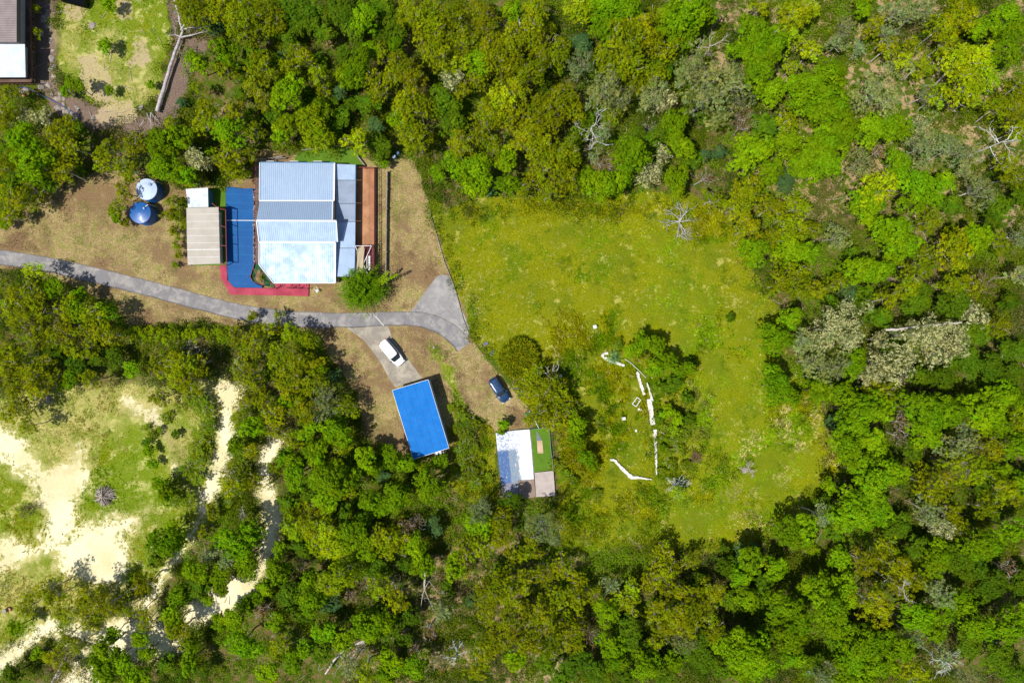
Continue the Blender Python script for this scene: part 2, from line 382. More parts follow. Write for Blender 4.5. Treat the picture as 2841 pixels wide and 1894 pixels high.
# ------------------------------------------------------------------ paved surfaces
def paving(name, c_lo, c_hi, tone, joint=None):
    m, nt, N, L, bs = newmat(name); p = pos(nt)
    f = nz(nt, 14, 4, .7, p); g = nz(nt, .55, 6, .65, p, .4); k = nz(nt, 2.4, 5, .7, p)
    col = ramp(nt, f, [(.3, c_lo), (.7, c_hi)])
    col = mix(nt, mapr(nt, g, .42, .64, 0, .75), col, tone)
    col = mix(nt, mapr(nt, k, .60, .70, 0, .5), col, tuple(x*.45 for x in c_lo))
    v = N.new('ShaderNodeTexVoronoi'); v.feature = 'DISTANCE_TO_EDGE'; v.inputs['Scale'].default_value = .22
    wv = N.new('ShaderNodeVectorMath'); wv.operation = 'ADD'; L.new(p, wv.inputs[0])
    ns = N.new('ShaderNodeTexNoise'); ns.inputs['Scale'].default_value = .8; L.new(ns.outputs['Color'], wv.inputs[1]); L.new(p, ns.inputs[0])
    L.new(wv.outputs[0], v.inputs[0])
    col = mix(nt, mapr(nt, v.outputs[0], .0, .006, .6, 0), col, (.05, .045, .04))
    if joint:
        a = N.new('ShaderNodeAttribute'); a.attribute_name = 'along'
        fr = mth(nt, 'FRACT', mth(nt, 'MULTIPLY', a.outputs['Fac'], 1/joint))
        col = mix(nt, mapr(nt, fr, .0, .018, .65, 0, False), col, (.05, .045, .05))
        b = N.new('ShaderNodeAttribute'); b.attribute_name = 'across'
        e = mapr(nt, mth(nt, 'ADD', mth(nt, 'ABSOLUTE', b.outputs['Fac']), mth(nt, 'MULTIPLY', mth(nt, 'SUBTRACT', k, .5), .5)), .78, 1.0, 0, .55)
        col = mix(nt, e, col, (.10, .085, .06))
        tr = mapr(nt, mth(nt, 'ABSOLUTE', mth(nt, 'SUBTRACT', mth(nt, 'ABSOLUTE', b.outputs['Fac']), .45)), 0, .22, .3, 0)
        col = mix(nt, tr, col, tuple(x*.75 for x in c_hi))
    L.new(col, bs.inputs['Base Color']); bs.inputs['Roughness'].default_value = .85
    bump(nt, bs, f, .3, .01); return m
def ribbon(name, pts, mat, z=.05, kind='structure'):
    """pts: world (x, y, halfwidth)"""
    P = []
    for i in range(len(pts)-1):
        for t in np.linspace(0, 1, 10, endpoint=False):
            p0 = pts[max(i-1, 0)]; p1 = pts[i]; p2 = pts[i+1]; p3 = pts[min(i+2, len(pts)-1)]
            P.append([.5*((2*p1[k])+(-p0[k]+p2[k])*t+(2*p0[k]-5*p1[k]+4*p2[k]-p3[k])*t*t+(-p0[k]+3*p1[k]-3*p2[k]+p3[k])*t**3) for k in range(3)])
    P.append(list(pts[-1])); P = np.array(P); d = np.gradient(P[:, :2], axis=0); d /= np.linalg.norm(d, axis=1)[:, None]
    nrm = np.stack([-d[:, 1], d[:, 0]], 1); L = np.concatenate([[0], np.cumsum(np.linalg.norm(np.diff(P[:, :2], axis=0), axis=1))])
    m_ = 9; V = []; al = []; ac = []
    ed = (vnoise(L/1.1+50, L*0+3, 5)-.5)*.16; ed2 = (vnoise(L/1.3+80, L*0+9, 6)-.5)*.16
    for i in range(len(P)):
        for j in range(m_):
            s = -1+2*j/(m_-1); e = (ed[i] if s < 0 else ed2[i])*abs(s)
            q = P[i, :2]+nrm[i]*s*(P[i, 2]+e)
            V.append((q[0], q[1], z)); al.append(L[i]); ac.append(s)
        for s, j in ((-1, 0), (1, m_-1)):
            q = V[i*(m_+2)+j]; V.append((q[0], q[1], -.12)); al.append(L[i]); ac.append(s)
    F = []
    w = m_+2
    for i in range(len(P)-1):
        for j in range(m_-1): F.append((i*w+j, (i+1)*w+j, (i+1)*w+j+1, i*w+j+1)[::-1])
        F.append((i*w+m_, (i+1)*w+m_, (i+1)*w, i*w)); F.append((i*w+m_-1, (i+1)*w+m_-1, (i+1)*w+m_+1, i*w+m_+1))
    m = mesh_np(name, V, F, mat)
    for k, v in (('along', al), ('across', ac)):
        a = m.attributes.new(k, 'FLOAT', 'POINT'); a.data.foreach_set('value', np.array(v, np.float32))
    return tag(link(name, m), kind=kind)
M_drive = paving('driveway_surface', (.115, .11, .12), (.26, .25, .262), (.35, .33, .305), 4.2)
M_conc = paving('old_concrete', (.17, .15, .125), (.33, .295, .245), (.42, .38, .30))
M_apron = paving('apron_concrete', (.17, .165, .165), (.31, .30, .295), (.36, .35, .335))
drv = [(-90, 590, 17), (0, 592, 17), (100, 606, 17.5), (200, 628, 18), (300, 652, 18), (400, 678, 18), (500, 705, 18), (580, 722, 18), (690, 733, 18), (800, 735, 17), (890, 732, 16), (960, 733, 17), (1010, 748, 19), (1045, 772, 20), (1064, 798, 17)]
ribbon('driveway', [tuple(DW(a, b)[:2])+(w/14.5,) for a, b, w in drv], M_drive)
MB().prism([DW(*p) for p in ((935,722),(950,708),(975,672),(1002,636),(1016,630),(1030,634),(1042,656),(1052,690),(1066,722),(1077,750),(1075,775),(1068,795),(1035,770),(990,745))], -.1, .035).build('concrete_apron', M_apron)['kind'] = 'structure'
MB().prism([DW(*p) for p in ((790,748),(885,742),(893,752),(900,775),(918,800),(945,835),(970,868),(908,889),(893,868),(880,842),(862,815),(835,780))], -.1, .025).build('parking_pad', M_conc)['kind'] = 'structure'
mbk = MB(); mbk.beam(SHD(382,52,.06), SHD(470,152,.06), .22, .05)
tag(mbk.build('concrete_drain', worn('drain_concrete', (.48,.45,.42))), 'pale concrete drain channel running diagonally across the driveway', 'drain')
# ------------------------------------------------------------------ trees
M_bark = worn('bark', (.22,.17,.13), (.11,.08,.06), .9, sc=3, amt=.9, fine=9, spec=.1)
M_pale = worn('pale_bark', (.55,.50,.46), (.26,.21,.18), .85, sc=4, amt=.7, fine=9, spec=.15)
def unit(v): return v/(np.linalg.norm(v, axis=1)[:, None]+1e-9)
def leaf_quads(c, nrm, size, asp, r, droop=0):
    """c centres, nrm normals -> rhombic leaves"""
    n = len(c); t = unit(np.cross(nrm, r.normal(size=(n, 3)))); b = np.cross(nrm, t)
    s = (size*r.uniform(.65, 1.35, n))[:, None]
    fold = nrm*s*.18
    v = np.stack([c-t*s, c-b*s*asp+fold, c+t*s, c+b*s*asp+fold], 1).reshape(-1, 3)
    f = np.arange(4*n).reshape(n, 4); return v, f
STY = {  # lobes, lobe radius, vertical squash, clump radius, clump density, leaves per clump, leaf size, aspect, hole chance
    'gum':    (16, .32, .80, .23, .52, 22, .088, .42, .24),
    'broad':  (12, .38, .75, .25, .74, 27, .090, .60, .14),
    'silver': (16, .30, .70, .24, .45, 24, .085, .35, .32),
    'wispy':  (13, .30, .60, .24, .26, 12, .075, .35, .45),
    'fern':   (12, .36, .55, .22, .60, 22, .100, .30, .22),
}
def make_crown(style, r, seed):
    q = np.random.default_rng(seed); nl, lr, sq, cr, cd, lp, ls, asp, hole = STY[style]
    nl = int(nl*(1 if r < 2.6 else 1.5 if r < 4 else 2.6)); lrad = lr*r*(1 if r < 2.6 else .82 if r < 4 else .62)
    lobes = []
    # an uneven outline: a few directions reach further than others
    ph = q.uniform(0, 6.28, 3)
    for i in range(nl):
        a = i*2.39996+q.normal()*.35; d = math.sqrt((i+.3)/nl)
        ex = 1+.16*math.sin(2*a+ph[0])+.12*math.sin(3*a+ph[1])+.08*math.sin(5*a+ph[2])
        rad = d*(r-lrad*.8)*ex*q.uniform(.85, 1.08)
        z = -(d**2)*r*sq*.62+q.normal()*.16*r
        lobes.append((rad*math.cos(a), rad*math.sin(a), z, lrad*q.uniform(.68, 1.25)))
    cs, ns, ts = [], [], []
    for (lx, ly, lz, R) in lobes:
        nc = max(5, int(cd*4*R*R/(cr*cr)))
        u = unit(q.normal(size=(nc, 3))+np.array([0, 0, .75]))
        u = u[u[:, 2] > -.45]; u = u[q.random(len(u)) > hole*(.4+1.2*(q.random()))]
        if len(u) == 0: continue
        cc = np.array([lx, ly, lz])+u*np.array([R, R, R*.78])*q.uniform(.72, 1.08, (len(u), 1))
        ltone = q.uniform(.84, 1.16); lh = q.normal()*.07
        for k in range(len(u)):
            m = max(5, int(lp*q.uniform(.6, 1.3)))
            off = q.normal(size=(m, 3)); off = unit(off+u[k]*.5)*(cr*q.uniform(.55, 1.15)*q.uniform(.35, 1.0, (m, 1)))
            cs.append(cc[k]+off); ns.append(unit(off/cr*.8+u[k]*.75+np.array([0, 0, .45])+q.normal(size=(m, 3))*.42))
            tn = ltone*q.uniform(.82, 1.2)*q.uniform(.7, 1.28, m)
            hv = lh+q.normal()*.05+q.normal(size=m)*.06
            ts.append(np.stack([tn*(1+hv), tn, tn*(1-hv)], 1))
    # inner leaves, so gaps look into foliage and not through a shell
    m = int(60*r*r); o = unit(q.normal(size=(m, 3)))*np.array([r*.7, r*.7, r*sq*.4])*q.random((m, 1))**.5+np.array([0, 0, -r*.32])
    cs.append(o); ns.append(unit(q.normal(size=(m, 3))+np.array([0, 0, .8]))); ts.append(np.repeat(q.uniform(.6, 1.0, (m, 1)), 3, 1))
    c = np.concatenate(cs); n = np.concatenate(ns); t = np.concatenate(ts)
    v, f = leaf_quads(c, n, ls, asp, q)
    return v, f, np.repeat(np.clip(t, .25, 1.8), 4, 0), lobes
def branch(mb, p, d, L, rad, depth, q, bend=.35, nsub=3, lift=.15, minr=.012):
    pts = [Vector(p)]; d = Vector(d).normalized(); n = 4
    for i in range(n):
        d = (d+Vector((q.normal()*bend*.5, q.normal()*bend*.5, q.normal()*bend*.3+lift*.3))).normalized()
        pts.append(pts[-1]+d*L/n)
    mb.tube(pts, [max(minr, rad*(1-.6*i/n)) for i in range(n+1)], 6 if depth > 0 else 4, cap=False)
    if depth > 0:
        for k in range(nsub):
            i = int(q.integers(2, n+1)); s = Vector((q.normal(), q.normal(), q.normal()*.5+.2))
            branch(mb, pts[i], (d*1.1+s*.75), L*q.uniform(.5, .72), max(minr, rad*.5), depth-1, q, bend, nsub, lift, minr)
CLS = {'S': (1.15, 2.3), 'M': (1.9, 5.0), 'L': (3.0, 7.6), 'X': (4.6, 10.0)}
VARI = {}
def variants(style, cls):
    k = (style, cls)
    if k in VARI: return VARI[k]
    r, Hh = CLS[cls]; out = []
    for s in range({'S': 4, 'M': 6, 'L': 3, 'X': 1}[cls] if style in ('gum', 'broad') else {'S': 2, 'M': 2, 'L': 1, 'X': 1}[cls]):
        seed = hash_(style)+ord(cls)*31+s*7
        v, f, t, lobes = make_crown(style, r, seed)
        v = v+np.array([0, 0, Hh])
        cm = mesh_np('crown', v, f, M_leaf, t)
        q = np.random.default_rng(seed+1); mb = MB()
        lean = q.normal(size=2)*.05*Hh; rb = .03+.0125*Hh
        fork = Hh-r*.95
        tp = [Vector((lean[0]*(1-t_)+q.normal()*.04, lean[1]*(1-t_)+q.normal()*.04, -.4+(fork+.4)*t_)) for t_ in (0, .3, .6, 1)]
        tp[-1].x = tp[-1].y = 0
        mb.tube(tp, [rb*1.25, rb, rb*.85, rb*.7], 8)
        pick = lobes if cls != 'X' else lobes[:18]
        for (lx, ly, lz, R) in pick[:12 if style != 'broad' else 6]:
            e = Vector((lx, ly, Hh+lz-R*.2)); a = tp[-1]+Vector((0, 0, -q.uniform(0, .25)*fork*.3))
            mid = a.lerp(e, .5)+Vector((q.normal()*.12*r, q.normal()*.12*r, -.1*r))
            mb.tube([a, mid, e], [rb*.45, rb*.3, rb*.14], 5, cap=False)
            if style in ('gum', 'silver', 'wispy') and q.random() < (.5 if style == 'gum' else .8):
                branch(mb, e, (lx*.3+q.normal()*.5, ly*.3+q.normal()*.5, .55), R*q.uniform(.9, 1.5), .030, 1, q, .8, 2, .1, .011)
        tm = bpy.data.meshes.new('trunk'); tm.from_pydata(mb.v, [], mb.f); tm.polygons.foreach_set('use_smooth', mb.sm)
        tm.materials.append(M_pale if style in ('silver', 'gum', 'wispy') else M_bark); tm.update()
        fm = None
        if style in ('silver', 'gum'):
            # blossom sprays for the flowering kinds
            fc, fn, ft = [], [], []
            for (lx, ly, lz, R) in lobes:
                for _ in range(int(16*R*R/.3)):
                    u = unit(q.normal(size=(1, 3))+np.array([0, 0, .9]))[0]
                    if q.random() < .45: continue
                    o = np.array([lx, ly, lz+Hh])+u*R*1.05; m = 9
                    fc.append(o+q.normal(size=(m, 3))*.085); fn.append(unit(u+q.normal(size=(m, 3))*.7)); ft.append(np.repeat(q.uniform(.75, 1.1, (m, 1)), 3, 1))
            fv, ff = leaf_quads(np.concatenate(fc), np.concatenate(fn), .06, .8, q)
            fm = mesh_np('blossom', fv, ff, M_leaf, np.repeat(np.concatenate(ft), 4, 0))
        out.append((cm, tm, fm))
    VARI[k] = out; return out
def hash_(s): return sum((i+3)*ord(c) for i, c in enumerate(s))*13
KINDS = {  # style
    'u': ('gum', (.16, .235, .005), 'scrub_bush', 'low olive scrub bush', 'scrub bush'),
    'o': ('gum', (.250, .300, .003), 'gum_tree', 'olive green gum tree', 'gum tree'),
    'l': ('gum', (.33, .43, .005), 'wattle_tree', 'yellow-green wattle tree', 'wattle tree'),
    'g': ('broad', (.180, .315, .003), 'broadleaf_tree', 'bright green leafy tree', 'leafy tree'),
    'd': ('broad', (.10, .185, .005), 'evergreen_tree', 'dark green evergreen tree', 'evergreen tree'),
    's': ('silver', (.235, .30, .10), 'silver_tree', 'grey-green fine-leaved tree', 'silver tree'),
    'w': ('silver', (.17, .20, .07), 'flowering_tree', 'grey-green tree with cream blossom', 'flowering tree'),
    't': ('broad', (.085, .170, .050), 'young_tree', 'bluish green young tree', 'young tree'),
    'b': ('wispy', (.27, .18, .085), 'dry_tree', 'brown half-dead tree', 'dry tree'),
    'f': ('fern', (.24, .35, .004), 'feathery_tree', 'feathery light green tree', 'feathery tree'),
}
ANCH = [(60,420,'at left edge below rock wall'),(330,400,'above the two water tanks'),(500,330,'between water tanks and fallen log'),
 (640,180,'right of the fallen log roots'),(760,330,'above the pale house roof'),(900,120,'at top edge above the house'),
 (1050,280,'above the timber deck'),(1230,120,'at top edge left of centre'),(1270,420,'by upper left field corner'),
 (1480,180,'at top edge near the centre'),(1500,400,'in forest above the field'),(1760,150,'at top edge right of centre'),
 (1780,440,'by the cream-flowered field-edge tree'),(1980,300,'round the big silver tree'),(2180,60,'at top edge over bare slope'),
 (2260,250,'round the lime green giant'),(2300,430,'below the lime green giant'),(2560,120,'in top right forest'),
 (2760,120,'in top right corner'),(2600,380,'beside the white dead tree'),(2780,480,'at right edge above middle'),
 (2130,600,'at upper right field corner'),(2380,680,'above the fallen brown trunk'),(2640,720,'right of the fallen brown trunk'),
 (2190,920,'at right edge of the field'),(2440,960,'among the cream-flowered giants'),(2720,960,'at right edge near middle'),
 (2250,1080,'below the cream-flowered giants'),(2580,1200,'in forest right of lower field'),(2780,1250,'at right edge below middle'),
 (2350,1350,'below the lower right field corner'),(2120,1480,'right of the shaded field bottom'),(2600,1500,'in lower right forest'),
 (2200,1750,'at bottom edge right of centre'),(2480,1760,'at bottom edge of lower right forest'),(2760,1760,'in bottom right corner'),
 (1850,1600,'below the shaded field bottom'),(1880,1820,'at bottom edge below field'),(1600,1650,'below the silver tree'),(1520,1830,'at bottom edge near centre'),
 (1470,1480,'below the peeling slab'),(1350,1750,'at bottom edge left of centre'),(1220,1600,'in forest below the shed'),(1150,1400,'just below the blue shed'),
 (1000,1500,'lower left of the blue shed'),(980,1750,'by the fallen dead limbs'),(820,1600,'right of the lower dirt track'),(760,1420,'beside the narrow dirt track'),
 (740,1800,'at bottom edge left part'),(450,1820,'at bottom edge by track'),(330,1720,'over the lower left track'),(450,1560,'right of the twig pile'),(620,1500,'between the two dirt tracks'),
 (60,1700,'in bottom left corner'),(100,1000,'at left edge above sand clearing'),(250,930,'below the driveway, left part'),(520,1030,'above the sand clearing'),
 (700,920,'beside the driveway bend'),(800,1040,'left of the brown yard'),(700,1200,'at top of dirt tracks'),(930,1180,'left of the blue shed'),
 (150,780,'under left end of driveway'),(1620,1150,'beside the dark parked car'),(1800,1100,'inside field by white walls'),(1620,1250,'right of the turf slab'),(560,440,'beside the small white roof')]
TREES = []   # kind, nx, ny, radius in survey pixels
def T(x0, y0, s, txt):
    for w in txt.split():
        k = w[0]; a, b, r = [float(t) for t in w[1:].split(',')]
        TREES.append((k, x0+a/s, y0+b/s, r/s))
T(500,0,2.94,"o60,40,110 o130,110,90 o60,160,60 o300,60,110 o430,150,110 o400,50,90 o560,60,110 o700,90,110 o760,180,90 o520,290,90 o640,240,80 d800,230,70 t280,220,65 d870,100,110 d980,60,110 d900,230,90 d1060,150,90 d1230,90,90 d1160,260,85 d1330,60,110 d1400,200,90 g1500,140,100 d1650,60,100 d1750,160,100 d1640,290,80 d1460,340,70 g350,430,100 g120,500,85 o360,570,90 d470,540,60 d590,420,90 o640,570,120 o610,720,90 d740,500,70 o880,540,85 t820,470,50 o1000,470,80 o940,400,70 g840,740,120 d720,690,70 d830,640,60 l1120,620,75 d1050,780,70 o1160,740,65 g1330,620,80 g1430,520,115 d1400,640,75 t1300,750,60 d1520,840,90 o1560,640,90 o1640,740,85 d1320,430,60 g1550,420,70 o1640,420,80 g1740,370,65 o1880,130,110 o1850,50,80 o2000,100,120 o2080,220,110 o2250,110,115 o1950,300,90 o2100,400,120 o2280,330,110 o1800,520,110 o1900,620,105 o1830,820,120 o1960,880,110 o1720,600,85 l2250,520,90 w2200,640,85 o2300,720,80 d2150,850,120 g1760,980,70 o1870,1080,110 o1950,1180,100 d2220,1000,100 o2270,1180,105 g2200,1350,90 g2310,1420,80 g2090,1400,60 o200,860,90 o130,700,60 o190,990,100 o430,900,100 g400,1050,110 o600,1060,90 d560,950,65 o690,850,70 g820,1080,85 d780,960,80 f900,1010,90 f1060,1000,110 g1150,900,80 f1130,1110,115 d1220,1040,75 d1320,950,75 d1400,860,60 l1430,1150,100 t1600,1030,60 d1550,1150,75 d1650,1200,80 w130,1290,90 g230,1220,40 o390,1290,100 g60,1420,85 o480,1400,80 g1640,1330,60 o570,1270,65 o380,1180,60 d1230,840,60 d1120,500,55 g1000,900,60 d480,760,60")
T(1300,0,2.614,"o60,80,90 o140,170,100 o40,300,80 o150,360,110 o300,260,110 g330,60,80 o480,80,100 o300,370,110 o440,270,100 o450,480,110 o560,350,85 o650,370,95 o590,200,50 o230,490,90 g90,440,90 o60,570,70 l800,60,95 g900,60,85 g1030,60,95 g1170,80,100 g1000,200,95 o1130,290,135 o1250,220,110 o1000,370,110 o1180,430,110 o1080,500,95 o1340,120,70 o1340,300,90 o1450,350,85 g1600,100,150 g1480,80,90 g1700,70,90 g1570,240,95 t820,330,70 s800,480,105 d900,500,75 d660,480,50 s1000,640,125 s1100,720,95 o1340,520,90 d1420,480,80 o1230,600,75 s1790,640,255 s1620,520,110 s1330,700,110 w1400,740,85 o340,640,95 l230,720,100 o300,850,90 o120,820,100 o60,960,70 o520,780,110 o650,730,110 o740,760,95 o620,870,90 o480,900,100 o420,1020,110 o520,1040,100 o690,1080,110 o560,1180,115 o730,1150,75 o680,1280,110 o800,1320,65 o160,1060,90 g260,1160,80 g60,1230,110 g80,1330,85 g290,1340,80 t180,1350,50 o450,1320,80 o600,1380,80 s930,980,85 s900,1130,55 b1040,1190,80 b960,1200,70 g1170,1110,110 g970,1330,120 g870,1300,80 g1120,1290,85 w1310,1260,90 w1400,1110,65 g1550,1060,85 g1500,900,95 d1640,1160,60 t1700,1130,55 t1830,1090,55 g1510,1300,90 d1250,1000,75 d1380,980,85 b1740,1270,100 o1780,1450,95 d2030,1350,80 o1960,1460,80 b1980,820,90 o1060,820,65 d860,860,60 d800,980,60 d1700,850,40 d1380,400,60 g1400,230,60")
T(2041,0,2.614,"l180,50,65 l420,80,110 l540,60,90 g150,250,130 g250,330,120 g180,450,145 g60,330,80 l400,230,90 l330,270,70 l570,350,75 l420,470,60 g250,650,95 g100,640,60 s790,200,90 s760,300,75 o1000,200,80 g930,40,75 s1160,90,90 s1300,100,100 s1100,260,80 g610,630,170 g700,500,90 g460,600,90 g690,760,110 g560,760,90 o1100,350,75 l1200,450,70 s1060,670,190 l1330,480,80 s1350,700,65 o1490,200,100 o1600,130,110 o1520,310,80 o1650,60,100 g1780,200,85 g1970,110,90 g2040,200,90 l1620,480,140 l1780,420,110 l1640,640,130 l1800,580,100 g1950,370,110 l1460,700,80 l1700,730,60 o1880,800,90 o2020,740,100 o2040,950,80 g1130,940,115 g960,930,110 g780,960,120 g600,1050,130 g380,1050,95 g650,1200,110 g500,1200,80 g120,1100,130 g250,1220,85 s40,700,90 b60,900,90 d220,880,85 o390,870,80 t360,1300,90 o100,1350,105 o60,1480,110 o260,1500,90 o450,1510,90 s1400,1050,170 s1560,1080,95 w1290,930,80 s880,1180,95 g1190,1200,95 b1050,1090,65 s1700,1150,85 s1640,1240,60 o1960,1180,75 o2020,1290,85 l1060,1350,125 g950,1430,100 g1340,1370,120 g1290,1460,90 g1500,1320,80 s1740,1370,110 d1560,1480,80 g940,1530,90 d1900,1500,80 o1400,1530,60 d2050,1430,80 o1880,300,60 s900,350,60 o1270,330,60 o2060,620,70")
T(2041,600,2.614,"o80,80,120 o400,70,110 o560,80,70 o260,150,90 g120,260,125 g380,250,95 g500,270,85 g400,350,65 o420,450,140 o330,490,80 o600,520,80 o740,480,65 s740,150,90 g1080,80,90 g1120,130,115 g1200,210,110 g1130,280,70 g930,370,110 g1020,410,85 o1350,340,115 o1400,30,90 o1560,250,130 g1700,180,115 o1550,110,50 o1920,190,80 s2040,150,80 o1570,500,90 o1690,500,85 o1240,510,90 o1100,610,80 d1330,560,75 t820,560,75 b1820,480,95 s2050,430,80 d1850,30,80 w750,830,190 w1130,1060,160 w1350,880,155 w1580,880,105 w1720,710,85 w1030,890,65 w990,1130,90 w1450,990,85 g390,740,90 g280,880,130 l360,900,50 s490,900,85 s560,1060,100 s700,1100,110 g870,1050,90 g300,1240,135 g600,1250,100 g430,1320,70 g780,1290,90 o1010,1250,80 o960,1300,50 o1130,1250,80 b1220,1180,55 g900,1420,130 g1080,1390,80 g800,1450,80 g1350,1400,160 g1520,1420,110 b1200,1500,80 t720,1500,65 g1780,1430,120 g1900,1330,100 g1970,1280,80 g1890,1500,90 g2060,1380,80 s1650,1540,80 o2030,1520,80 d1050,730,85 d1100,930,70 d1700,850,105 d1600,640,110 o1900,800,80 d1300,640,90 d1650,1050,110 d1850,1100,90 d1300,1150,80 d1480,1150,90 d1980,980,80 d1980,620,70 d920,560,70 d700,620,50 d840,300,60 d1980,1150,70")
T(2041,1200,2.259,"g700,120,110 g760,50,70 g880,50,75 g1180,20,80 b1030,20,60 s1400,60,100 o1590,110,85 g1740,80,90 g1660,240,60 o1450,230,115 o1250,340,110 o1180,250,60 g850,300,110 g990,250,75 g720,470,110 g870,440,120 g800,520,90 g590,340,60 s530,520,70 g440,580,80 g330,640,90 d620,620,70 t70,780,80 l140,800,45 d60,860,60 g430,700,75 g260,850,65 s1210,490,90 w1240,580,70 o1340,500,65 o1680,380,90 g1790,330,75 o1560,470,65 o1390,590,65 g1540,680,120 g1720,600,75 g1240,790,90 o960,710,65 o820,820,80 o1020,850,90 g640,780,65 g490,960,85 g700,1000,85 o880,1080,110 o1040,960,75 o1150,930,60 s1270,990,90 g590,1140,130 g310,1090,95 g380,1180,80 g340,1300,80 g360,1390,75 g60,1370,110 g160,1440,90 g60,1030,65 g1160,1150,90 g1220,1230,65 g1320,1100,70 g1400,1060,75 g1510,1200,85 g1700,1220,90 g1760,1130,75 g740,1320,90 g860,1340,80 g1020,1340,85 g720,1420,80 g850,1440,80 g940,1450,60 g660,1530,80 g790,1540,70 s1110,1280,65 s1310,1380,75 s1420,1500,80 o1110,1500,75 s550,1500,75 d820,1240,65 d1460,1320,85 d1720,1500,80 d1780,950,80 b1690,850,65 d1400,820,90 d1600,950,90 d1480,820,70 d620,1280,70 d200,1230,70 d180,950,70 d1000,600,80 d1150,700,70 d560,440,60 d1100,100,70 d930,160,70 d1560,360,70 d1640,1400,80 d480,1450,70")
T(1300,1300,2.64,"s90,290,95 s550,400,125 d300,260,80 o250,370,90 g60,400,80 o80,560,80 o260,520,80 o330,640,70 o420,620,65 d200,780,85 o450,520,60 o250,870,110 o130,930,100 o380,840,90 o330,960,90 o560,780,80 o700,740,80 o660,960,90 o790,830,65 o880,920,65 o800,960,80 o530,1080,110 o420,1050,80 o140,1080,80 o300,1130,100 o420,1250,120 o200,1280,90 o620,1290,105 o740,1240,100 o640,1180,80 o800,1120,60 o100,1380,80 g350,1420,80 o60,1490,80 b900,1230,65 o1440,600,90 o1380,640,65 o1640,680,65 o1490,700,65 o1350,830,80 o1480,880,80 o1430,760,80 o1570,900,80 o1780,920,90 o1700,980,80 o1640,1060,110 o1500,1080,110 o1380,1060,80 o1760,1060,80 o1600,1170,85 o1420,1180,65 o1370,1270,60 o1790,1180,80 o1880,1240,60 l1200,880,70 l1100,960,70 g1010,1040,90 l1180,990,75 s1030,850,70 d1180,1210,110 g1040,1290,90 g1080,1400,85 d1270,1360,90 g1300,1450,90 d1150,1500,80 s1560,1250,90 d1690,1240,80 d1610,1340,90 d1740,1400,90 g2000,1300,110 g2060,1420,90 g1900,1290,75 g1980,1490,80 g2060,640,85 g1980,780,80 g2040,940,75 d1890,700,75 d1880,600,60 d1900,960,65 o500,620,50 d560,1420,80 d800,1400,85 d700,1500,80 d940,1480,80 d1430,1480,80 g1500,1400,70 d1860,1480,70 d1700,820,60 o720,1100,60")
T(600,1300,2.64,"o100,120,85 o260,100,75 g180,490,130 g260,460,80 g220,640,85 g230,720,80 s60,650,80 g30,780,70 g50,860,65 g460,720,100 g560,60,90 g760,90,75 g850,60,115 l930,120,90 g820,230,80 o800,330,60 g1000,60,75 g1140,220,75 g1200,280,60 g1320,220,95 g1350,160,70 t1220,55,38 g1560,120,100 b1400,420,75 b1480,380,60 t1590,430,60 l550,430,90 l690,430,90 l800,470,90 l880,590,90 l740,560,65 g1010,470,85 g960,560,80 g1090,570,80 o1250,540,100 o1340,500,80 g1390,540,65 g1470,600,80 b650,690,50 l900,800,120 l960,760,80 l1210,850,85 g700,800,65 w1300,820,50 b1080,830,65 o1330,960,85 g700,940,90 t860,970,65 b990,920,50 b370,1010,75 g160,1080,95 g60,1120,80 g440,1080,65 g190,1270,100 l490,1290,70 l450,1340,60 g660,1290,65 g400,1480,75 g550,1400,70 g800,1180,75 g940,1240,75 g1110,1140,100 d790,1330,80 g1250,1100,75 d1290,1170,80 b1560,1200,80 b1640,1420,75 b1450,1320,60 g1300,1420,80 s1010,1420,80 l1080,1500,80 g1460,1450,80 g1240,1500,75 g1540,700,65 g1740,700,80 o1830,600,80 o1960,560,80 s1640,1040,80 t1880,960,50 d620,560,80 d520,260,80 o600,330,60 d680,180,70 g1480,700,60 d1180,720,70 d560,900,80 d640,1050,70 d860,880,60 d1180,1020,60 d1400,700,60 o700,300,60 d950,330,70 d1080,380,70 g480,590,60 g380,860,70 g300,950,60 d1420,1060,70 d1700,880,50 o1800,760,60 d1380,1250,60 d250,960,60")
T(0,1360,2.936,"o740,880,110 o860,800,65 o640,960,100 o520,1000,90 o390,800,90 o460,860,75 o870,920,90 o740,1060,110 o560,1170,90 o640,1260,80 o450,1340,75 o540,1420,50 o1180,770,100 o1170,960,80 o1030,950,75 o1200,1060,80 g950,1160,80 g880,1270,110 g1000,1340,90 g860,1400,90 g1160,1190,85 g1220,1300,80 g1060,1440,90 g900,1500,80 g1180,1500,80 g1440,1080,80 o1470,1150,90 g1410,1000,75 g1330,440,110 g1400,350,80 d1280,560,70 d1430,430,65 g1620,660,85 s1700,540,60 o1590,640,70 o210,960,75 d100,1500,80 g300,1330,45 d1640,780,80 d1540,800,70 g1460,880,70 d1380,1400,80 g1560,1380,70 g1580,1240,70 d1480,1480,60 o1700,120,60 g120,1120,60 o240,870,60 o1650,330,60 g1700,880,60 o1740,200,60 d1680,1440,60")
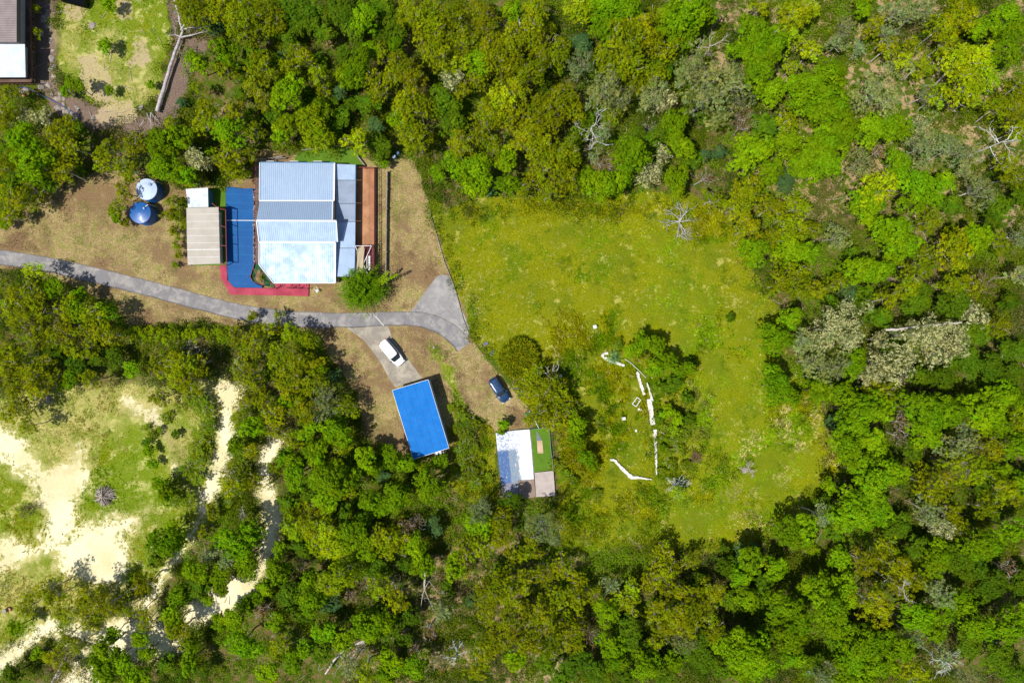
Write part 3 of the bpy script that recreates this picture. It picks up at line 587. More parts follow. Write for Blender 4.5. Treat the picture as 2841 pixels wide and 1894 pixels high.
T(0,900,2.94,"o500,80,100 o420,100,80 o580,180,90 o680,60,90 o700,220,75 o800,60,85 o900,100,85 o280,120,90 o330,60,75 o60,240,90 o60,330,100 o150,250,85 o100,480,100 o240,410,110 o340,330,90 o280,520,90 o420,430,75 o120,600,90 o60,720,80 o200,680,75 o230,830,70 g560,450,65 o700,460,80 d780,280,75 d940,280,75 g1070,380,65 f1080,70,50 f1180,80,50 f1260,60,50 f1330,100,55 f1420,70,50 f1530,60,50 f1600,90,50 f1700,70,50 o1290,300,90 o1400,290,90 o1500,320,100 o1620,320,85 o1420,430,90 o1540,450,100 o1540,550,65 o1270,600,75 g1200,1040,50 g1240,1140,45 d600,330,80 d460,250,70 d660,400,60 d380,240,70 d520,480,60 g1360,1380,70 g1300,1300,60 d1180,960,40 d1420,900,35")
T(0,900,2.94,"u1480,640,75 u1600,620,80 u1680,700,70 u1700,820,65 u1640,900,70 u1580,1000,75 u1670,1010,55 u1620,1120,75 u1540,1160,70 u1450,1230,70 u1380,1330,75 u1600,1260,70 u1500,1400,75 u1400,1450,70 u1540,1480,70 u1290,860,45 u1240,900,45 u1180,850,40 u1340,760,50 u1950,1090,55 u1900,1150,60 u2000,1180,55 u1920,1330,60 u1960,1000,50 u1880,1420,60")
T(1450,850,2.851,"u1120,1020,70 u1200,1060,75 u1290,1010,60 u1150,1150,60 u1240,1140,60 u1340,950,50 u1180,1250,60 u1300,1260,60 u1120,960,50 u760,300,60 u1100,1300,45 u330,1330,60 u400,1380,60 u600,1480,50 u250,1250,50 u1000,1180,35")
T(900,850,2.851,"u1000,800,45 u1080,850,60 u1120,920,55 u1180,930,55 u1060,960,55 u1130,1040,60 u1080,1120,60 u1180,1120,50 u1100,1220,60 u1160,1300,60 u1200,1400,60 u1060,1330,60 u1230,1250,40 u1300,1350,45")
T(0,430,3.313,"l310,1050,105 o300,1260,110 o150,1290,90 o100,1420,100 o60,1210,80 o240,1450,110 o350,1440,100 g480,1220,90 o590,1400,100 g720,1290,75 g680,1430,90 l850,1450,100 g1010,1440,80 o140,1540,80 o100,80,120 g320,100,150 o560,130,120 d450,250,100 o280,330,90 o100,420,110 o60,560,85 o300,440,90 o200,540,75 o420,400,65 d70,300,100 d200,200,90 o970,70,100 o1150,120,115 o1200,220,80 g1500,110,120 g1650,180,70 o1130,340,100 o1080,480,90 g1060,560,80 o1150,620,55 g1680,440,65 g1610,1010,32 f1620,840,50 o1600,430,90 o1560,550,80 o1650,560,70 o1690,650,55 o1600,690,60 l1640,770,45 o1640,920,50 o2100,120,80 o2200,180,75 o1850,220,60 o1750,260,50 f1640,600,45 l1600,700,40 o1600,500,50 d720,120,60 g40,640,60")
T(0,0,3.313,"g200,1300,125 o560,1230,130 o650,1350,110 o60,1100,110 w270,1060,80 w420,1100,85 o1000,1370,110 o1240,1330,110 g1470,1340,120 g1640,1250,110 o1560,1120,60 t1660,930,45 o60,850,80 o40,980,70 o330,80,40 o340,300,45 o1640,10,50 d1400,1250,60 d720,1300,80 g330,1400,90 g1380,770,40 g1000,830,45 g700,780,70 g960,420,60 g620,850,50 g1010,60,60 d720,1180,60")
T(600,820,3.136,"o320,180,60 o545,165,60 o575,285,70 f60,330,80 o150,350,80 o300,430,110 o440,300,95 f660,340,95 f790,370,85 o540,540,110 o690,560,110 o620,700,110 o620,810,90 o820,570,90 o860,760,110 g930,660,50 t1020,700,70 s950,880,110 s900,1030,75 s1020,1030,60 o250,660,110 w200,580,45 o330,750,80 o400,900,80 o270,900,80 o1110,950,80 o1180,1000,70 o750,1000,110 g650,920,75 o510,1040,100 o200,1060,70 g320,1150,90 o500,1190,80 g170,1290,80 o290,1350,65 o660,1270,90 g790,1180,80 g1040,1180,110 g1070,1100,65 g830,1340,80 g910,1310,75 o1110,1310,80 g620,1420,100 o500,1500,75 g870,1420,80 l1030,1460,60 o890,1520,65 g1300,1410,90 g1350,1500,65 g1530,1400,100 g1450,1340,65 g1640,1450,90 g1740,1420,60 g1960,1440,75 g1810,1520,65 t1460,1550,38 d1200,1510,65 d700,1440,70 d950,1120,70 d740,850,70 d480,680,60 d1180,1400,60 d560,960,60 d780,1110,60")
T(1450,850,2.851,"g430,960,90 g420,1060,90 g500,1190,75 o180,620,110 o60,700,110 o280,700,100 o130,830,110 o220,910,80 o340,830,75 g960,290,90 g1050,300,85 g880,350,75 o930,400,70 g1060,480,95 g1160,440,90 g1270,510,85 d1180,620,80 d1100,640,65 d1300,720,60 g1150,830,60 d1080,880,50 g1220,870,65 d1310,890,55 l1230,1470,75 g1100,1120,40 o60,540,70 o120,520,80 o200,740,90 o250,800,80 o60,620,80 o300,600,70 o360,760,70 o300,900,70 d1650,90,45 d1340,440,50 g560,1260,55 l1200,980,60 o240,540,60 o50,900,60")
T(900,850,2.851,"g1420,930,55 g1400,990,35")
CLEAR = [DW(*p)[:2] for p in ((430,372),(880,372),(880,640),(700,690),(500,690),(420,620))]
roomy = []
ROAD_KEEP = [(np.array([DW(a, b)[:2] for a, b in ((0,592),(200,628),(400,678),(580,722),(800,735),(960,733),(1064,798))]), 2.0)]
tcount = {}; placed = []
order = sorted(TREES, key=lambda t: -t[3])
for (k, nx, ny, rp) in order:
    style, col, name, phr, cat = KINDS[k]
    cpt = NW(nx, ny); ax_, ay_ = np.array([cpt.x]), np.array([cpt.y])
    opn = min([float(seg_dist(ax_, ay_, P_, False)[0])-w_ for P_, w_ in P_sand]+[float(-poly_sd(ax_, ay_, P_)[0]) for P_ in Z_sand+[Z_dry[0], Z_field[0]]])
    r0_ = rp/KN; r = r0_*(1.08 if r0_ >= 3 else 1.0+.26*min(1, max(0, opn/r0_)))
    cls = 'S' if r < 1.45 else 'M' if r < 2.45 else 'L' if r < 3.8 else 'X'
    r0, H0 = CLS[cls]; sc = r/r0; zc = (H0-.25*r0)*sc
    zs = 1.0
    if k == 'd': zs = .72                                          # the dark kinds stand lower, under their neighbours
    if k == 't': zs = .7
    if k == 'u': zs = .42
    b = NW(nx, ny, zc*zs); g0 = gz1(b)
    placed.append([k, nx, ny, r, cls, sc, zs, b.x, b.y, g0])
# label bookkeeping
def size_word(r): return 'tiny' if r < 1.0 else 'small' if r < 1.45 else 'medium' if r < 2.0 else 'large' if r < 2.9 else 'huge'
ORD = ['', 'first', 'second', 'third', 'fourth', 'fifth', 'sixth', 'seventh', 'eighth', 'ninth', 'tenth', 'eleventh', 'twelfth', 'thirteenth', 'fourteenth', 'fifteenth', 'sixteenth', 'seventeenth', 'eighteenth']
grp = {}
for i, t in enumerate(placed):
    an = min(ANCH, key=lambda a: (a[0]-t[1])**2+(a[1]-t[2])**2)
    grp.setdefault((t[0], size_word(t[3]), an[2]), []).append(i)
LAB = {}
for (k, sw, an), ids in grp.items():
    ids.sort(key=lambda i: placed[i][1])
    ph = KINDS[k][3]
    for j, i in enumerate(ids):
        n = len(ids)
        rank = '' if n == 1 else (', '+('left one' if j == 0 else 'right one') if n == 2 else ', leftmost' if j == 0 else ', rightmost' if j == n-1 else ', '+ORD[j+1]+' from left')
        LAB[i] = f'{sw} {ph} {an}{rank}'
vrng = np.random.default_rng(99)
for i, (k, nx, ny, r, cls, sc, zs, bx, by, g0) in enumerate(placed):
    style, col, name, phr, cat = KINDS[k]
    vs = variants(style, cls); cm, tm, fm = vs[int(vrng.integers(len(vs)))]
    rz = float(vrng.uniform(0, 6.283))
    e = empty(name, (bx, by, g0), rz, LAB[i], cat, phr+'s across the wooded block')
    sx_ = float(vrng.uniform(.86, 1.18)); e.scale = (sc*sx_, sc/sx_, sc*zs)
    e.rotation_euler = (float(vrng.normal()*.03), float(vrng.normal()*.03), rz)
    j = vrng.uniform(.78, 1.25); h = float(np.clip(vrng.normal()*.06, -.12, .09))
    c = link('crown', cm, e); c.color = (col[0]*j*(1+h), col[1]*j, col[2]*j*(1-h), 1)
    link('trunk', tm, e)
    if k == 'w' and fm is not None:
        f = link('blossom', fm, e); f.color = (.72, .72, .36, 1)
# ------------------------------------------------------------------ ground cover (nobody could count it)
def scatter_cover():
    q = np.random.default_rng(31); n = 62000
    x = q.uniform(-92, 92, n); y = q.uniform(-63, 63, n)
    def forest_w(x, y):
        wf = zone(x, y, Z_field, 1.2, 1.3, 5); wd = zone(x, y, Z_dry, .6, .9, 9); ws = zone(x, y, Z_sand, 1.5, 1.9, 21, P_sand)
        wl = zone(x, y, Z_lawn2, 1.0, 1.4, 13); wi = zone(x, y, Z_dirt, 1.0, 1.2, 29); wso = zone(x, y, Z_soft, 1.2, 1.0, 25)
        house = np.maximum(sstep(-.9, .2, poly_sd(x, y, [DW(*p)[:2] for p in ((-20,-20),(78,-20),(78,195),(-20,200))])),
                       sstep(-.9, .2, poly_sd(x, y, [DW(*p)[:2] for p in ((1138,975),(1272,975),(1280,1150),(1146,1150))])))
        return np.clip(1-np.maximum.reduce([wf, wd, ws, wl, wi*.9, wso]), 0, 1)*(1-house)
    bare = fbm(x, y, 6, 73, 4)+.05*zone(x, y, Z_tan, 3, 4, 37)
    rough = np.maximum(zone(x, y, Z_rough, 1.5, 2.5, 55), zone(x, y, Z_field, 1.2, 1.3, 5)*sstep(3.5, .3, np.abs(poly_sd(x, y, Z_field[0])))*.7)*(q.random(n) < .30)*(zone(x, y, Z_dry, .6, .9, 9) < .3)*(poly_sd(x, y, [DW(*p)[:2] for p in ((1130,968),(1280,968),(1290,1160),(1138,1160))]) < 0)
    cov = np.maximum(forest_w(x, y)*sstep(.70, .54, bare), rough)
    keep = q.random(n) < cov
    x, y = x[keep], y[keep]; m = len(x); z = gz(x, y)
    hue = fbm(x, y, 7, 72, 3)+q.normal(size=m)*.05; R = q.uniform(.30, 1.0, m)*(.6+.9*fbm(x, y, 5, 74, 2))
    dark = np.array([.05, .105, .004]); olv = np.array([.15, .195, .005]); brn = np.array([.22, .18, .06]); lim = np.array([.15, .26, .005])
    t1 = sstep(.40, .55, hue)[:, None]; t2 = sstep(.58, .66, hue)[:, None]; t3 = sstep(.38, .33, hue)[:, None]
    c = dark*(1-t1)+olv*t1; c = c*(1-t2)+lim*t2; c = c*(1-t3*.7)+brn*t3*.7; c = c*q.uniform(.75, 1.25, (m, 1))
    k = (R*R*70+8).astype(int); idx = np.repeat(np.arange(m), k); M = len(idx)
    u = unit(q.normal(size=(M, 3))+np.array([0, 0, .9])); u[:, 2] = np.abs(u[:, 2])
    lump = 1+.35*np.sin(u[:, 0]*5+idx)*np.sin(u[:, 1]*5+idx*1.7)
    P = np.stack([x[idx], y[idx], z[idx]], 1)+u*(R[idx]*lump*q.uniform(.75, 1.05, M))[:, None]*np.array([1.15, 1.15, 1.0])
    nn = unit(u+q.normal(size=(M, 3))*.45+np.array([0, 0, .4]))
    v, f = leaf_quads(P, nn, .105, .5, q)
    cc = c[idx]*q.uniform(.65, 1.3, (M, 1))
    # sparse litter of single low leaves between the bushes
    n2 = 120000; x2 = q.uniform(-92, 92, n2); y2 = q.uniform(-63, 63, n2)
    kp = q.random(n2) < forest_w(x2, y2)*sstep(.40, .60, fbm(x2, y2, 1.8, 71, 4)); x2, y2 = x2[kp], y2[kp]; m2 = len(x2)
    h2 = fbm(x2, y2, 4, 77, 3); t = sstep(.45, .58, h2)[:, None]
    c2 = (np.array([.17, .20, .02])*(1-t)+np.array([.36, .27, .13])*t)*q.uniform(.6, 1.3, (m2, 1))
    v2, f2 = leaf_quads(np.stack([x2, y2, gz(x2, y2)+q.random(m2)*.25], 1), unit(q.normal(size=(m2, 3))*.6+np.array([0, 0, 1])), .10, .35, q)
    v = np.concatenate([v, v2]); f = np.concatenate([f, f2+len(P)*4]); cc = np.concatenate([cc, c2])
    tag(link('undergrowth', mesh_np('undergrowth', v, f, M_grass, np.repeat(cc, 4, 0))), 'low tangled undergrowth covering the forest floor', 'undergrowth', kind='stuff')
def blades(x, y, q, per, L, wd, col, lean=.6):
    m = len(x); X = np.repeat(x, per)+q.normal(size=m*per)*.07; Y = np.repeat(y, per)+q.normal(size=m*per)*.07
    n = len(X); Z = gz(X, Y)-.02
    a = q.uniform(0, 6.283, n); flow = np.repeat(fbm(x, y, 6, 44, 2)*12, per); a = a*.55+flow*1.0
    l = (np.repeat(L, per) if hasattr(L, '__len__') else L)*q.uniform(.5, 1.3, n)
    h = l*q.uniform(.15, .5, n); out = np.sqrt(np.maximum(l*l-h*h, 0))*lean*1.3
    dx, dy = np.cos(a), np.sin(a); w = wd*q.uniform(.6, 1.3, n)
    b0 = np.stack([X-dy*w, Y+dx*w, Z], 1); b1 = np.stack([X+dy*w, Y-dx*w, Z], 1)
    mid = np.stack([X+dx*out*.45+dy*w*.8, Y+dy*out*.45-dx*w*.8, Z+h*.8], 1); tp = np.stack([X+dx*out, Y+dy*out, Z+h], 1)
    v = np.stack([b0, b1, mid, tp], 1).reshape(-1, 3); f = np.arange(4*n).reshape(n, 4)
    c = np.repeat(col, per, 0)*q.uniform(.65, 1.3, (n, 1))
    return v, f, np.repeat(c, 4, 0)
def scatter_grass():
    q = np.random.default_rng(32); n = 260000
    x = q.uniform(-85, 55, n); y = q.uniform(-50, 56, n)
    wf = zone(x, y, Z_field, 1.0, 1.3, 5); wl = zone(x, y, Z_lawn2, 1.0, 1.4, 13); ws = zone(x, y, Z_sand, 1.5, 1.9, 21, P_sand)
    wb = zone(x, y, Z_bright, 3.5, 2.5, 31); wso = zone(x, y, Z_soft, 1.2, 1.0, 25)
    ins = poly_sd(x, y, [DW(*p)[:2] for p in ((1138,975),(1272,975),(1280,1150),(1146,1150))]) > -.3
    dens = fbm(x, y, 3.2, 46, 4); tall = fbm(x, y, 11, 47, 3)
    hole = fbm(x, y, 1.3, 50, 3)
    g = np.maximum(wf, wl*.8)*(1-ws)*(1-.75*wso)
    keep = (q.random(n) < g*sstep(.30, .55, dens)*(.25+.75*sstep(.38, .5, hole))) & ~ins
    x, y, wf, wl, wb, dens, tall = [a[keep] for a in (x, y, wf, wl, wb, dens, tall)]; m = len(x)
    hue = fbm(x, y, 3.5, 48, 4)
    yel = np.array([.365, .38, .005]); grn = np.array([.16, .29, .003]); strw = np.array([.60, .54, .20]); brt = np.array([.26, .42, .008])
    t = sstep(.42, .60, hue)[:, None]; c = yel*(1-t)+grn*t
    t = (wb*sstep(.35, .55, fbm(x, y, 5, 49, 3)))[:, None]; c = c*(1-t)+brt*t
    s = (q.random(m) < .04+.55*sstep(.56, .66, fbm(x, y, 2.4, 61, 5))*sstep(.42,.6,fbm(x, y, 14, 62, 2)))[:, None]; c = np.where(s, strw, c)
    kh = (zone(x, y, Z_khaki, 2.2, 2.0, 39)*.6)[:, None]; c = c*(1-kh)+np.array([.42, .38, .12])*kh
    c = c*q.uniform(.8, 1.2, (m, 1))
    L = .22+.6*np.maximum(sstep(.48, .68, tall)*(.4+wf), zone(x, y, Z_rough, 1.5, 2.5, 55))+.1*q.random(m)
    v, f, cc = blades(x, y, q, 5, L, .035, c)
    tag(link('long_grass', mesh_np('long_grass', v, f, M_grass, cc)), 'long green and straw grass of the clearings', 'grass', kind='stuff')
    # short dry lawn
    n = 260000; x = q.uniform(-85, 8, n); y = q.uniform(-25, 35, n)
    wd = zone(x, y, Z_dry, .6, .9, 9)
    keep = (q.random(n) < wd*sstep(.36, .6, fbm(x, y, 1.8, 52, 4)))
    keep &= seg_dist(x, y, ROAD_KEEP[0][0], False) > 1.75
    for P in (((935,722),(950,708),(1002,636),(1030,634),(1077,750),(1068,795),(990,745)), ((785,745),(890,742),(975,868),(1035,1035),(945,1058),(900,885)), ((418,432),(520,425),(590,368),(885,368),(885,650),(715,690),(520,690),(418,615))):
        keep &= poly_sd(x, y, [DW(*p)[:2] for p in P]) < -.25
    x, y = x[keep], y[keep]; m = len(x); hue = fbm(x, y, 4, 53, 4)
    st = np.array([.50, .41, .19]); gr = np.array([.22, .24, .06]); br = np.array([.20, .13, .07])
    t = sstep(.5, .66, hue)[:, None]; c = st*(1-t)+gr*t; t = sstep(.47, .36, hue)[:, None]; c = c*(1-t)+br*t
    v, f, cc = blades(x, y, q, 3, .17, .026, c*q.uniform(.5, 1.5, (m, 1)), 1.0)
    tag(link('dry_grass', mesh_np('dry_grass', v, f, M_grass, cc)), 'short dry grass of the house yard', 'grass', kind='stuff')
    # fallen sticks and litter on the forest floor
    mb = MB()
    for i in range(1500):
        x0, y0 = q.uniform(-84, 84), q.uniform(-56, 56)
        P = np.array([[x0, y0]]); 
        if max(poly_sd(P[:, 0], P[:, 1], Z_field[0])[0], poly_sd(P[:, 0], P[:, 1], Z_dry[0])[0], poly_sd(P[:, 0], P[:, 1], Z_lawn2[0])[0]) > -.5: continue
        L = q.uniform(.5, 2.6); a = q.uniform(0, 3.14); z = gz1((x0, y0))+.1
        mb.tube([(x0, y0, z), (x0+math.cos(a)*L*.5+q.normal()*.1, y0+math.sin(a)*L*.5+q.normal()*.1, z+.1), (x0+math.cos(a)*L, y0+math.sin(a)*L, z)], [.04, .03, .012], 4, cap=False)
    tag(mb.build('fallen_sticks', M_pale), 'fallen sticks scattered over the forest floor', 'litter', kind='stuff')
scatter_cover(); scatter_grass()
# ------------------------------------------------------------------ buildings
def roofmat(name, c, c2, metal=.38, rough=.54, dirt=(.70, (.25,.27,.30))):
    m, nt, N, L, bs = newmat(name); p = pos(nt)
    g = nz(nt, .7, 5, .6, p); mp = N.new('ShaderNodeMapping'); L.new(p, mp.inputs[0]); mp.inputs['Scale'].default_value = (3.5, .5, 1)
    st = nz(nt, 1.2, 4, .6, mp.outputs[0]); f = nz(nt, 5, 6, .75, p)
    col = mix(nt, mapr(nt, g, .38, .64, 0, .6), c, c2)
    col = mix(nt, mapr(nt, st, .45, .7, 0, .35), col, tuple(x*.78 for x in c))
    col = mix(nt, mapr(nt, f, dirt[0], dirt[0]+.06, 0, .8), col, dirt[1])
    L.new(col, bs.inputs['Base Color']); bs.inputs['Metallic'].default_value = metal; bs.inputs['Specular IOR Level'].default_value = .3 if metal > .2 else .08
    sp = nz(nt, 11, 2, .5, p); col = mix(nt, mth(nt, 'MULTIPLY', mapr(nt, sp, .70, .74), mapr(nt, nz(nt, .5, 3, .5, p), .45, .6)), col, (.06, .06, .06)); L.new(col, bs.inputs['Base Color'])
    L.new(mapr(nt, g, .3, .7, rough-.04, rough+.12), bs.inputs['Roughness']); bump(nt, bs, st, .12, .01); return m
M_roof = roofmat('zinc_roof', (.36,.47,.63), (.31,.42,.58))
M_roof_old = roofmat('old_zinc_roof', (.28,.34,.45), (.22,.27,.36), .35, .5, (.66, (.30,.30,.31)))
M_roof_blue = roofmat('blue_roof', (.008,.16,.52), (.007,.135,.45), .0, .55, (.76, (.05,.10,.25)))
M_roof_white = roofmat('white_roof', (.58,.63,.68), (.46,.51,.56), .1, .5, (.74, (.4,.38,.34)))
M_roof_brown = roofmat('taupe_roof', (.24,.20,.20), (.20,.165,.165), .15, .5)
M_beige = worn('beige_sheet', (.46,.43,.37), (.38,.345,.29), .6, sc=.5, amt=.8, fine=12)
M_white = worn('white_trim', (.80,.81,.84), (.62,.64,.68), .45, sc=2)
M_wall = worn('rendered_wall', (.56,.54,.50), (.42,.40,.36), .85, sc=1)
M_wallblue = worn('teal_wall', (.05,.20,.28), None, .6)
M_glass = glossy('window_glass', (.02,.03,.04), .08, 0, .8)
M_maroon = worn('maroon_paint', (.26,.05,.06), (.17,.04,.045), .5, sc=3)
M_deckred = planks('red_deck_boards', (.36,.022,.062), (.29,.018,.052), .14, 0, .55, .10)
M_deckwood = planks('timber_deck_boards', (.40,.19,.085), (.24,.10,.05), .13, 0, .5, .08)
M_walk = planks('grey_brown_boards', (.16,.11,.095), (.09,.06,.055), .14, 1, .7, .12)
M_slats = planks('maroon_slats', (.20,.05,.05), (.12,.03,.035), .15, 1, .5, .3)
M_turf = worn('artificial_turf', (.10,.20,.018), (.07,.15,.014), .95, sc=.8, amt=.8, fine=45, bmp=.5, spec=.1)
M_turfdk = worn('green_mat', (.03,.12,.045), (.015,.05,.02), .9, sc=1.2, amt=1, fine=30, bmp=.4, spec=.1)
M_blue = worn('blue_sheeting', (.0005,.075,.27), (.001,.095,.30), .6, sc=.35, amt=.9, fine=3, bmp=.1)
M_timber = worn('grey_timber', (.34,.30,.27), (.18,.15,.13), .85, sc=3, amt=.9)
M_stone = worn('stone', (.38,.33,.28), (.18,.15,.15), .9, sc=2.2, amt=1, fine=6, bmp=.6)
M_black = worn('black_plastic', (.012,.014,.018), None, .35, sc=3)
M_gutter = worn('gutter_blue', (.10,.22,.36), None, .4)
M_cloth = worn('cream_cloth', (.44,.37,.25), (.34,.28,.19), .9, sc=2, amt=.7, fine=30)
M_steel = glossy('galvanised', (.55,.58,.60), .35, .8, 0)
def quad(corners, z): return [H1(x, y, zz) for (x, y), zz in zip(corners, z if hasattr(z, '__len__') else [z]*4)]
def add_windows(parent, a, b, z0, z1, n, w=1.2):
    """windows and frames let into the wall that runs a->b, facing its right-hand side"""
    a = Vector(a); b = Vector(b); d = (b-a); L = d.length; d.normalize(); nr = Vector((d.y, -d.x, 0))
    for i in range(n):
        c = a+d*L*(i+.5)/n+nr*.015; c.z = (z0+z1)/2
        f = MB(); q = math.atan2(d.y, d.x)
        f.box(c, (w, .06, z1-z0), q); fo = f.build('window', M_white, parent)
        g = MB(); g.box(c+nr*.035, (w-.14, .02, z1-z0-.14), q); g.build('pane', M_glass, fo)
# -------- main house
house = empty('house', H1(1150, 720, 0), 0, 'big house under bluish white corrugated roofs, timber deck on its right', 'house')
def P(mb, name, mat, root):            # a part keeps world coordinates
    o = mb.build(name, mat, root); o.matrix_parent_inverse = Matrix.Translation(-Vector(root.location)) if root.rotation_euler.z == 0 else Matrix.Rotation(-root.rotation_euler.z, 4, 'Z') @ Matrix.Translation(-Vector(root.location)); return o
def sub(mb, name, mat, part): return mb.build(name, mat, part)
def _pl(o): return o
wl = MB(); wl.prism([H1(822,190,3.4), H1(1490,190,3.4), H1(1490,1265,3.2), H1(942,1265,3.2), H1(812,1112,3.2), H1(808,900,3.4), H1(822,520,3.4)], 0, 3.15)
wall = P(wl, 'wall', M_wall, house)
gab = MB(); 
for x0 in (812, 1478):
    a, b, c = H1(x0, 535, 3.9), H1(x0, 900, 3.9), H1(x0, 708, 5.25)
    gab.add([a, b, c, a+Vector((.12,0,0)), b+Vector((.12,0,0)), c+Vector((.12,0,0))], [(0,1,2),(5,4,3),(0,2,5,3),(2,1,4,5),(1,0,3,4)])
gb = MB(); gb.prism([H1(815,535,3.9), H1(1484,535,3.9), H1(1484,900,3.9), H1(815,900,3.9)], 3.152, 3.9)
P(gb, 'upper_wall', M_wall, house); P(gab, 'gable', M_white, house)
Aq = quad(((808,172),(1492,178),(1486,524),(803,524)), (3.30,3.30,3.78,3.78))
P(sheet_mb(Aq, .30, .03), 'rear_roof', M_roof, house)
Bq = quad(((800,529),(1485,529),(1473,706),(775,706)), (4.05,4.05,5.40,5.40))
P(sheet_mb([Bq[3], Bq[2], Bq[1], Bq[0]], .30, .03), 'ridge_roof_rear_slope', M_roof, house)
Cq = quad(((775,706),(1508,709),(1521,904),(798,900)), (5.40,5.40,4.05,4.05))
P(sheet_mb(Cq, .30, .03), 'ridge_roof_front_slope', M_roof, house)
# front roof with its cut corner: two sheets side by side
Dm = sheet_mb([H1(930,905,3.85), H1(1500,908,3.85), H1(1496,1280,3.15), H1(930,1280,3.15)], .30, .03)
a, b, c, d = H1(797,905,3.85), H1(930,905,3.85), H1(930,1280,3.15), H1(797,1115,3.46)
n = 9
for i in range(n):
    for t0, t1, z0, z1 in ((0,.58,0,0),(.58,.70,0,.03),(.70,.88,.03,.03),(.88,1,.03,0)):
        u0, u1 = (i+t0)/n, (i+t1)/n; k0 = Vector((0,0,z0)); k1 = Vector((0,0,z1))
        Dm.add([a.lerp(b,u0)+k0, a.lerp(b,u1)+k1, d.lerp(c,u1)+k1, d.lerp(c,u0)+k0], [(3,2,1,0)])
P(Dm, 'front_roof', M_roof, house)
def strip(name, pts, w, h, mat, root=house):
    mb = MB()
    for p, q in zip(pts[:-1], pts[1:]): mb.beam(p, q, w, h)
    return P(mb, name, mat, root)
strip('ridge_cap', [H1(773,707,5.47), H1(1512,710,5.47)], .22, .05, M_white)
strip('valley_flashing', [H1(800,525,3.93), H1(1490,525,3.93)], .20, .12, M_white)
strip('valley_flashing', [H1(797,905,4.02), H1(1503,908,4.02)], .24, .12, M_white)
strip('barge_board', [H1(1495,176,3.42), H1(1490,524,3.88)], .20, .14, M_white)
strip('barge_board', [H1(1479,530,4.12), H1(1476,700,5.42)], .12, .14, M_white)
strip('barge_board', [H1(1512,712,5.43), H1(1524,904,4.12)], .12, .14, M_white)
strip('barge_board', [H1(1503,912,3.95), H1(1500,1282,3.25)], .20, .14, M_white)
strip('barge_board', [H1(773,708,5.43), H1(796,904,4.12), ], .12, .14, M_white)
strip('barge_board', [H1(803,172,3.36), H1(799,523,3.86)], .10, .14, M_white)
strip('barge_board', [H1(797,910,3.93), H1(796,1114,3.50), H1(928,1282,3.22)], .10, .14, M_white)
mb = MB()
for x, y in ((1180,420),(905,1010),(1330,860)): mb.lathe([(.09,-.1),(.09,.32),(.15,.34),(.13,.42),(.02,.45)], H1(x,y,3.7 if y<500 or y>950 else 4.3), 14)
strip('gutter', [H1(806,168,3.25), H1(1500,174,3.25)], .14, .12, M_gutter)
strip('gutter', [H1(930,1284,3.08), H1(1500,1284,3.08)], .14, .12, M_white)
# verandah roof: newer pale sheets at both ends, darker old ones between
for i, (y0, y1, m) in enumerate(((183,332,M_roof),(335,548,M_roof_old),(551,716,M_roof_old),(719,960,M_roof),(963,1225,M_roof))):
    q4 = quad(((1508,y0+(0 if i else 0)),(1508,y1),(1684-(y1>1000)*6,y1),(1687-(y0>900)*4,y0+(6 if i == 0 else 0))), (3.05,3.05,2.7,2.7))
    P(sheet_mb(q4, .16, .014), 'verandah_roof', m, house)
strip('gutter', [H1(1690,190,2.62), H1(1682,1225,2.62)], .13, .11, M_gutter)
add_windows(house, H1(1490,1250,0)+Vector((0,0,0)), H1(1490,200,0), .9, 2.1, 5, 1.6)
add_windows(house, H1(960,1265,0), H1(1480,1265,0), .9, 2.1, 3, 1.5)
add_windows(house, H1(1480,190,0), H1(830,190,0), .9, 2.1, 3, 1.3)
dr = MB(); dr.box(H1(1200,1268,0)+Vector((0,-.02,1.02)), (.85,.06,2.04)); dd = P(dr, 'door', M_maroon, house)
# window parts were built in world space: hang them properly
for o in list(house.children):
    if o.name.startswith('window'): o.matrix_parent_inverse = Matrix.Translation(-Vector(house.location))
# deck with maroon rail
dk = MB(); dk.prism([H1(1688,212,1.0), H1(1864,214,1.0), H1(1862,940,1.0), H1(1684,940,1.0)], .86, 1.0)
P(dk, 'deck', M_deckwood, house)
dk = MB(); dk.prism([H1(1684,943,1.0), H1(1862,943,1.0), H1(1862,1245,1.0), H1(1684,1240,1.0)], .84, .98)
P(dk, 'lower_deck', M_slats, house)
def rail(name, pts, z0, h, mat, root, step=1.4, w=.07):
    mb = MB(); pts = [Vector(p) for p in pts]
    for p, q in zip(pts[:-1], pts[1:]):
        p = Vector((p.x, p.y, z0+h)); q = Vector((q.x, q.y, z0+h)); mb.beam(p, q, w, .06)
        mb.beam(p-Vector((0,0,h-.15)), q-Vector((0,0,h-.15)), .04, .05)
        n = max(1, int((q-p).length/step)); m = max(1, int((q-p).length/.14))
        for i in range(n+1):
            r = p.lerp(q, i/n); mb.box((r.x, r.y, z0+h/2), (.07, .07, h-.062))
        for i in range(m):
            r = p.lerp(q, (i+.5)/m); mb.box((r.x, r.y, z0+h/2), (.02, .02, h-.07))
    return P(mb, name, mat, root)
rail('deck_rail', [H1(1694,214,1.9), H1(1862,216,1.9), H1(1860,1245,1.9)], .98, .95, M_maroon, house)
mb = MB()
for i in range(8):
    y = 225+i*145
    for x in (1700, 1858): p = H1(x, y, .8); mb.box((p.x, p.y, .41), (.1, .1, .86))
P(mb, 'deck_post', M_timber, house)
mb = MB()
for i in range(22):
    y = 955+i*13.2; mb.beam(H1(1690,y,2.3), H1(1822,y,2.3), .05, .10)
for i in range(23):
    y = 950+i*13; mb.beam(H1(1826,y,2.25), H1(1856,y+14,2.25), .05, .08)
mb.beam(H1(1822,948,2.38), H1(1822,1245,2.38), .09, .10)
for x, y in ((1822,948),(1822,1240),(1692,948)): p = H1(x,y,1.6); mb.box((p.x,p.y,1.62), (.09,.09,1.28))
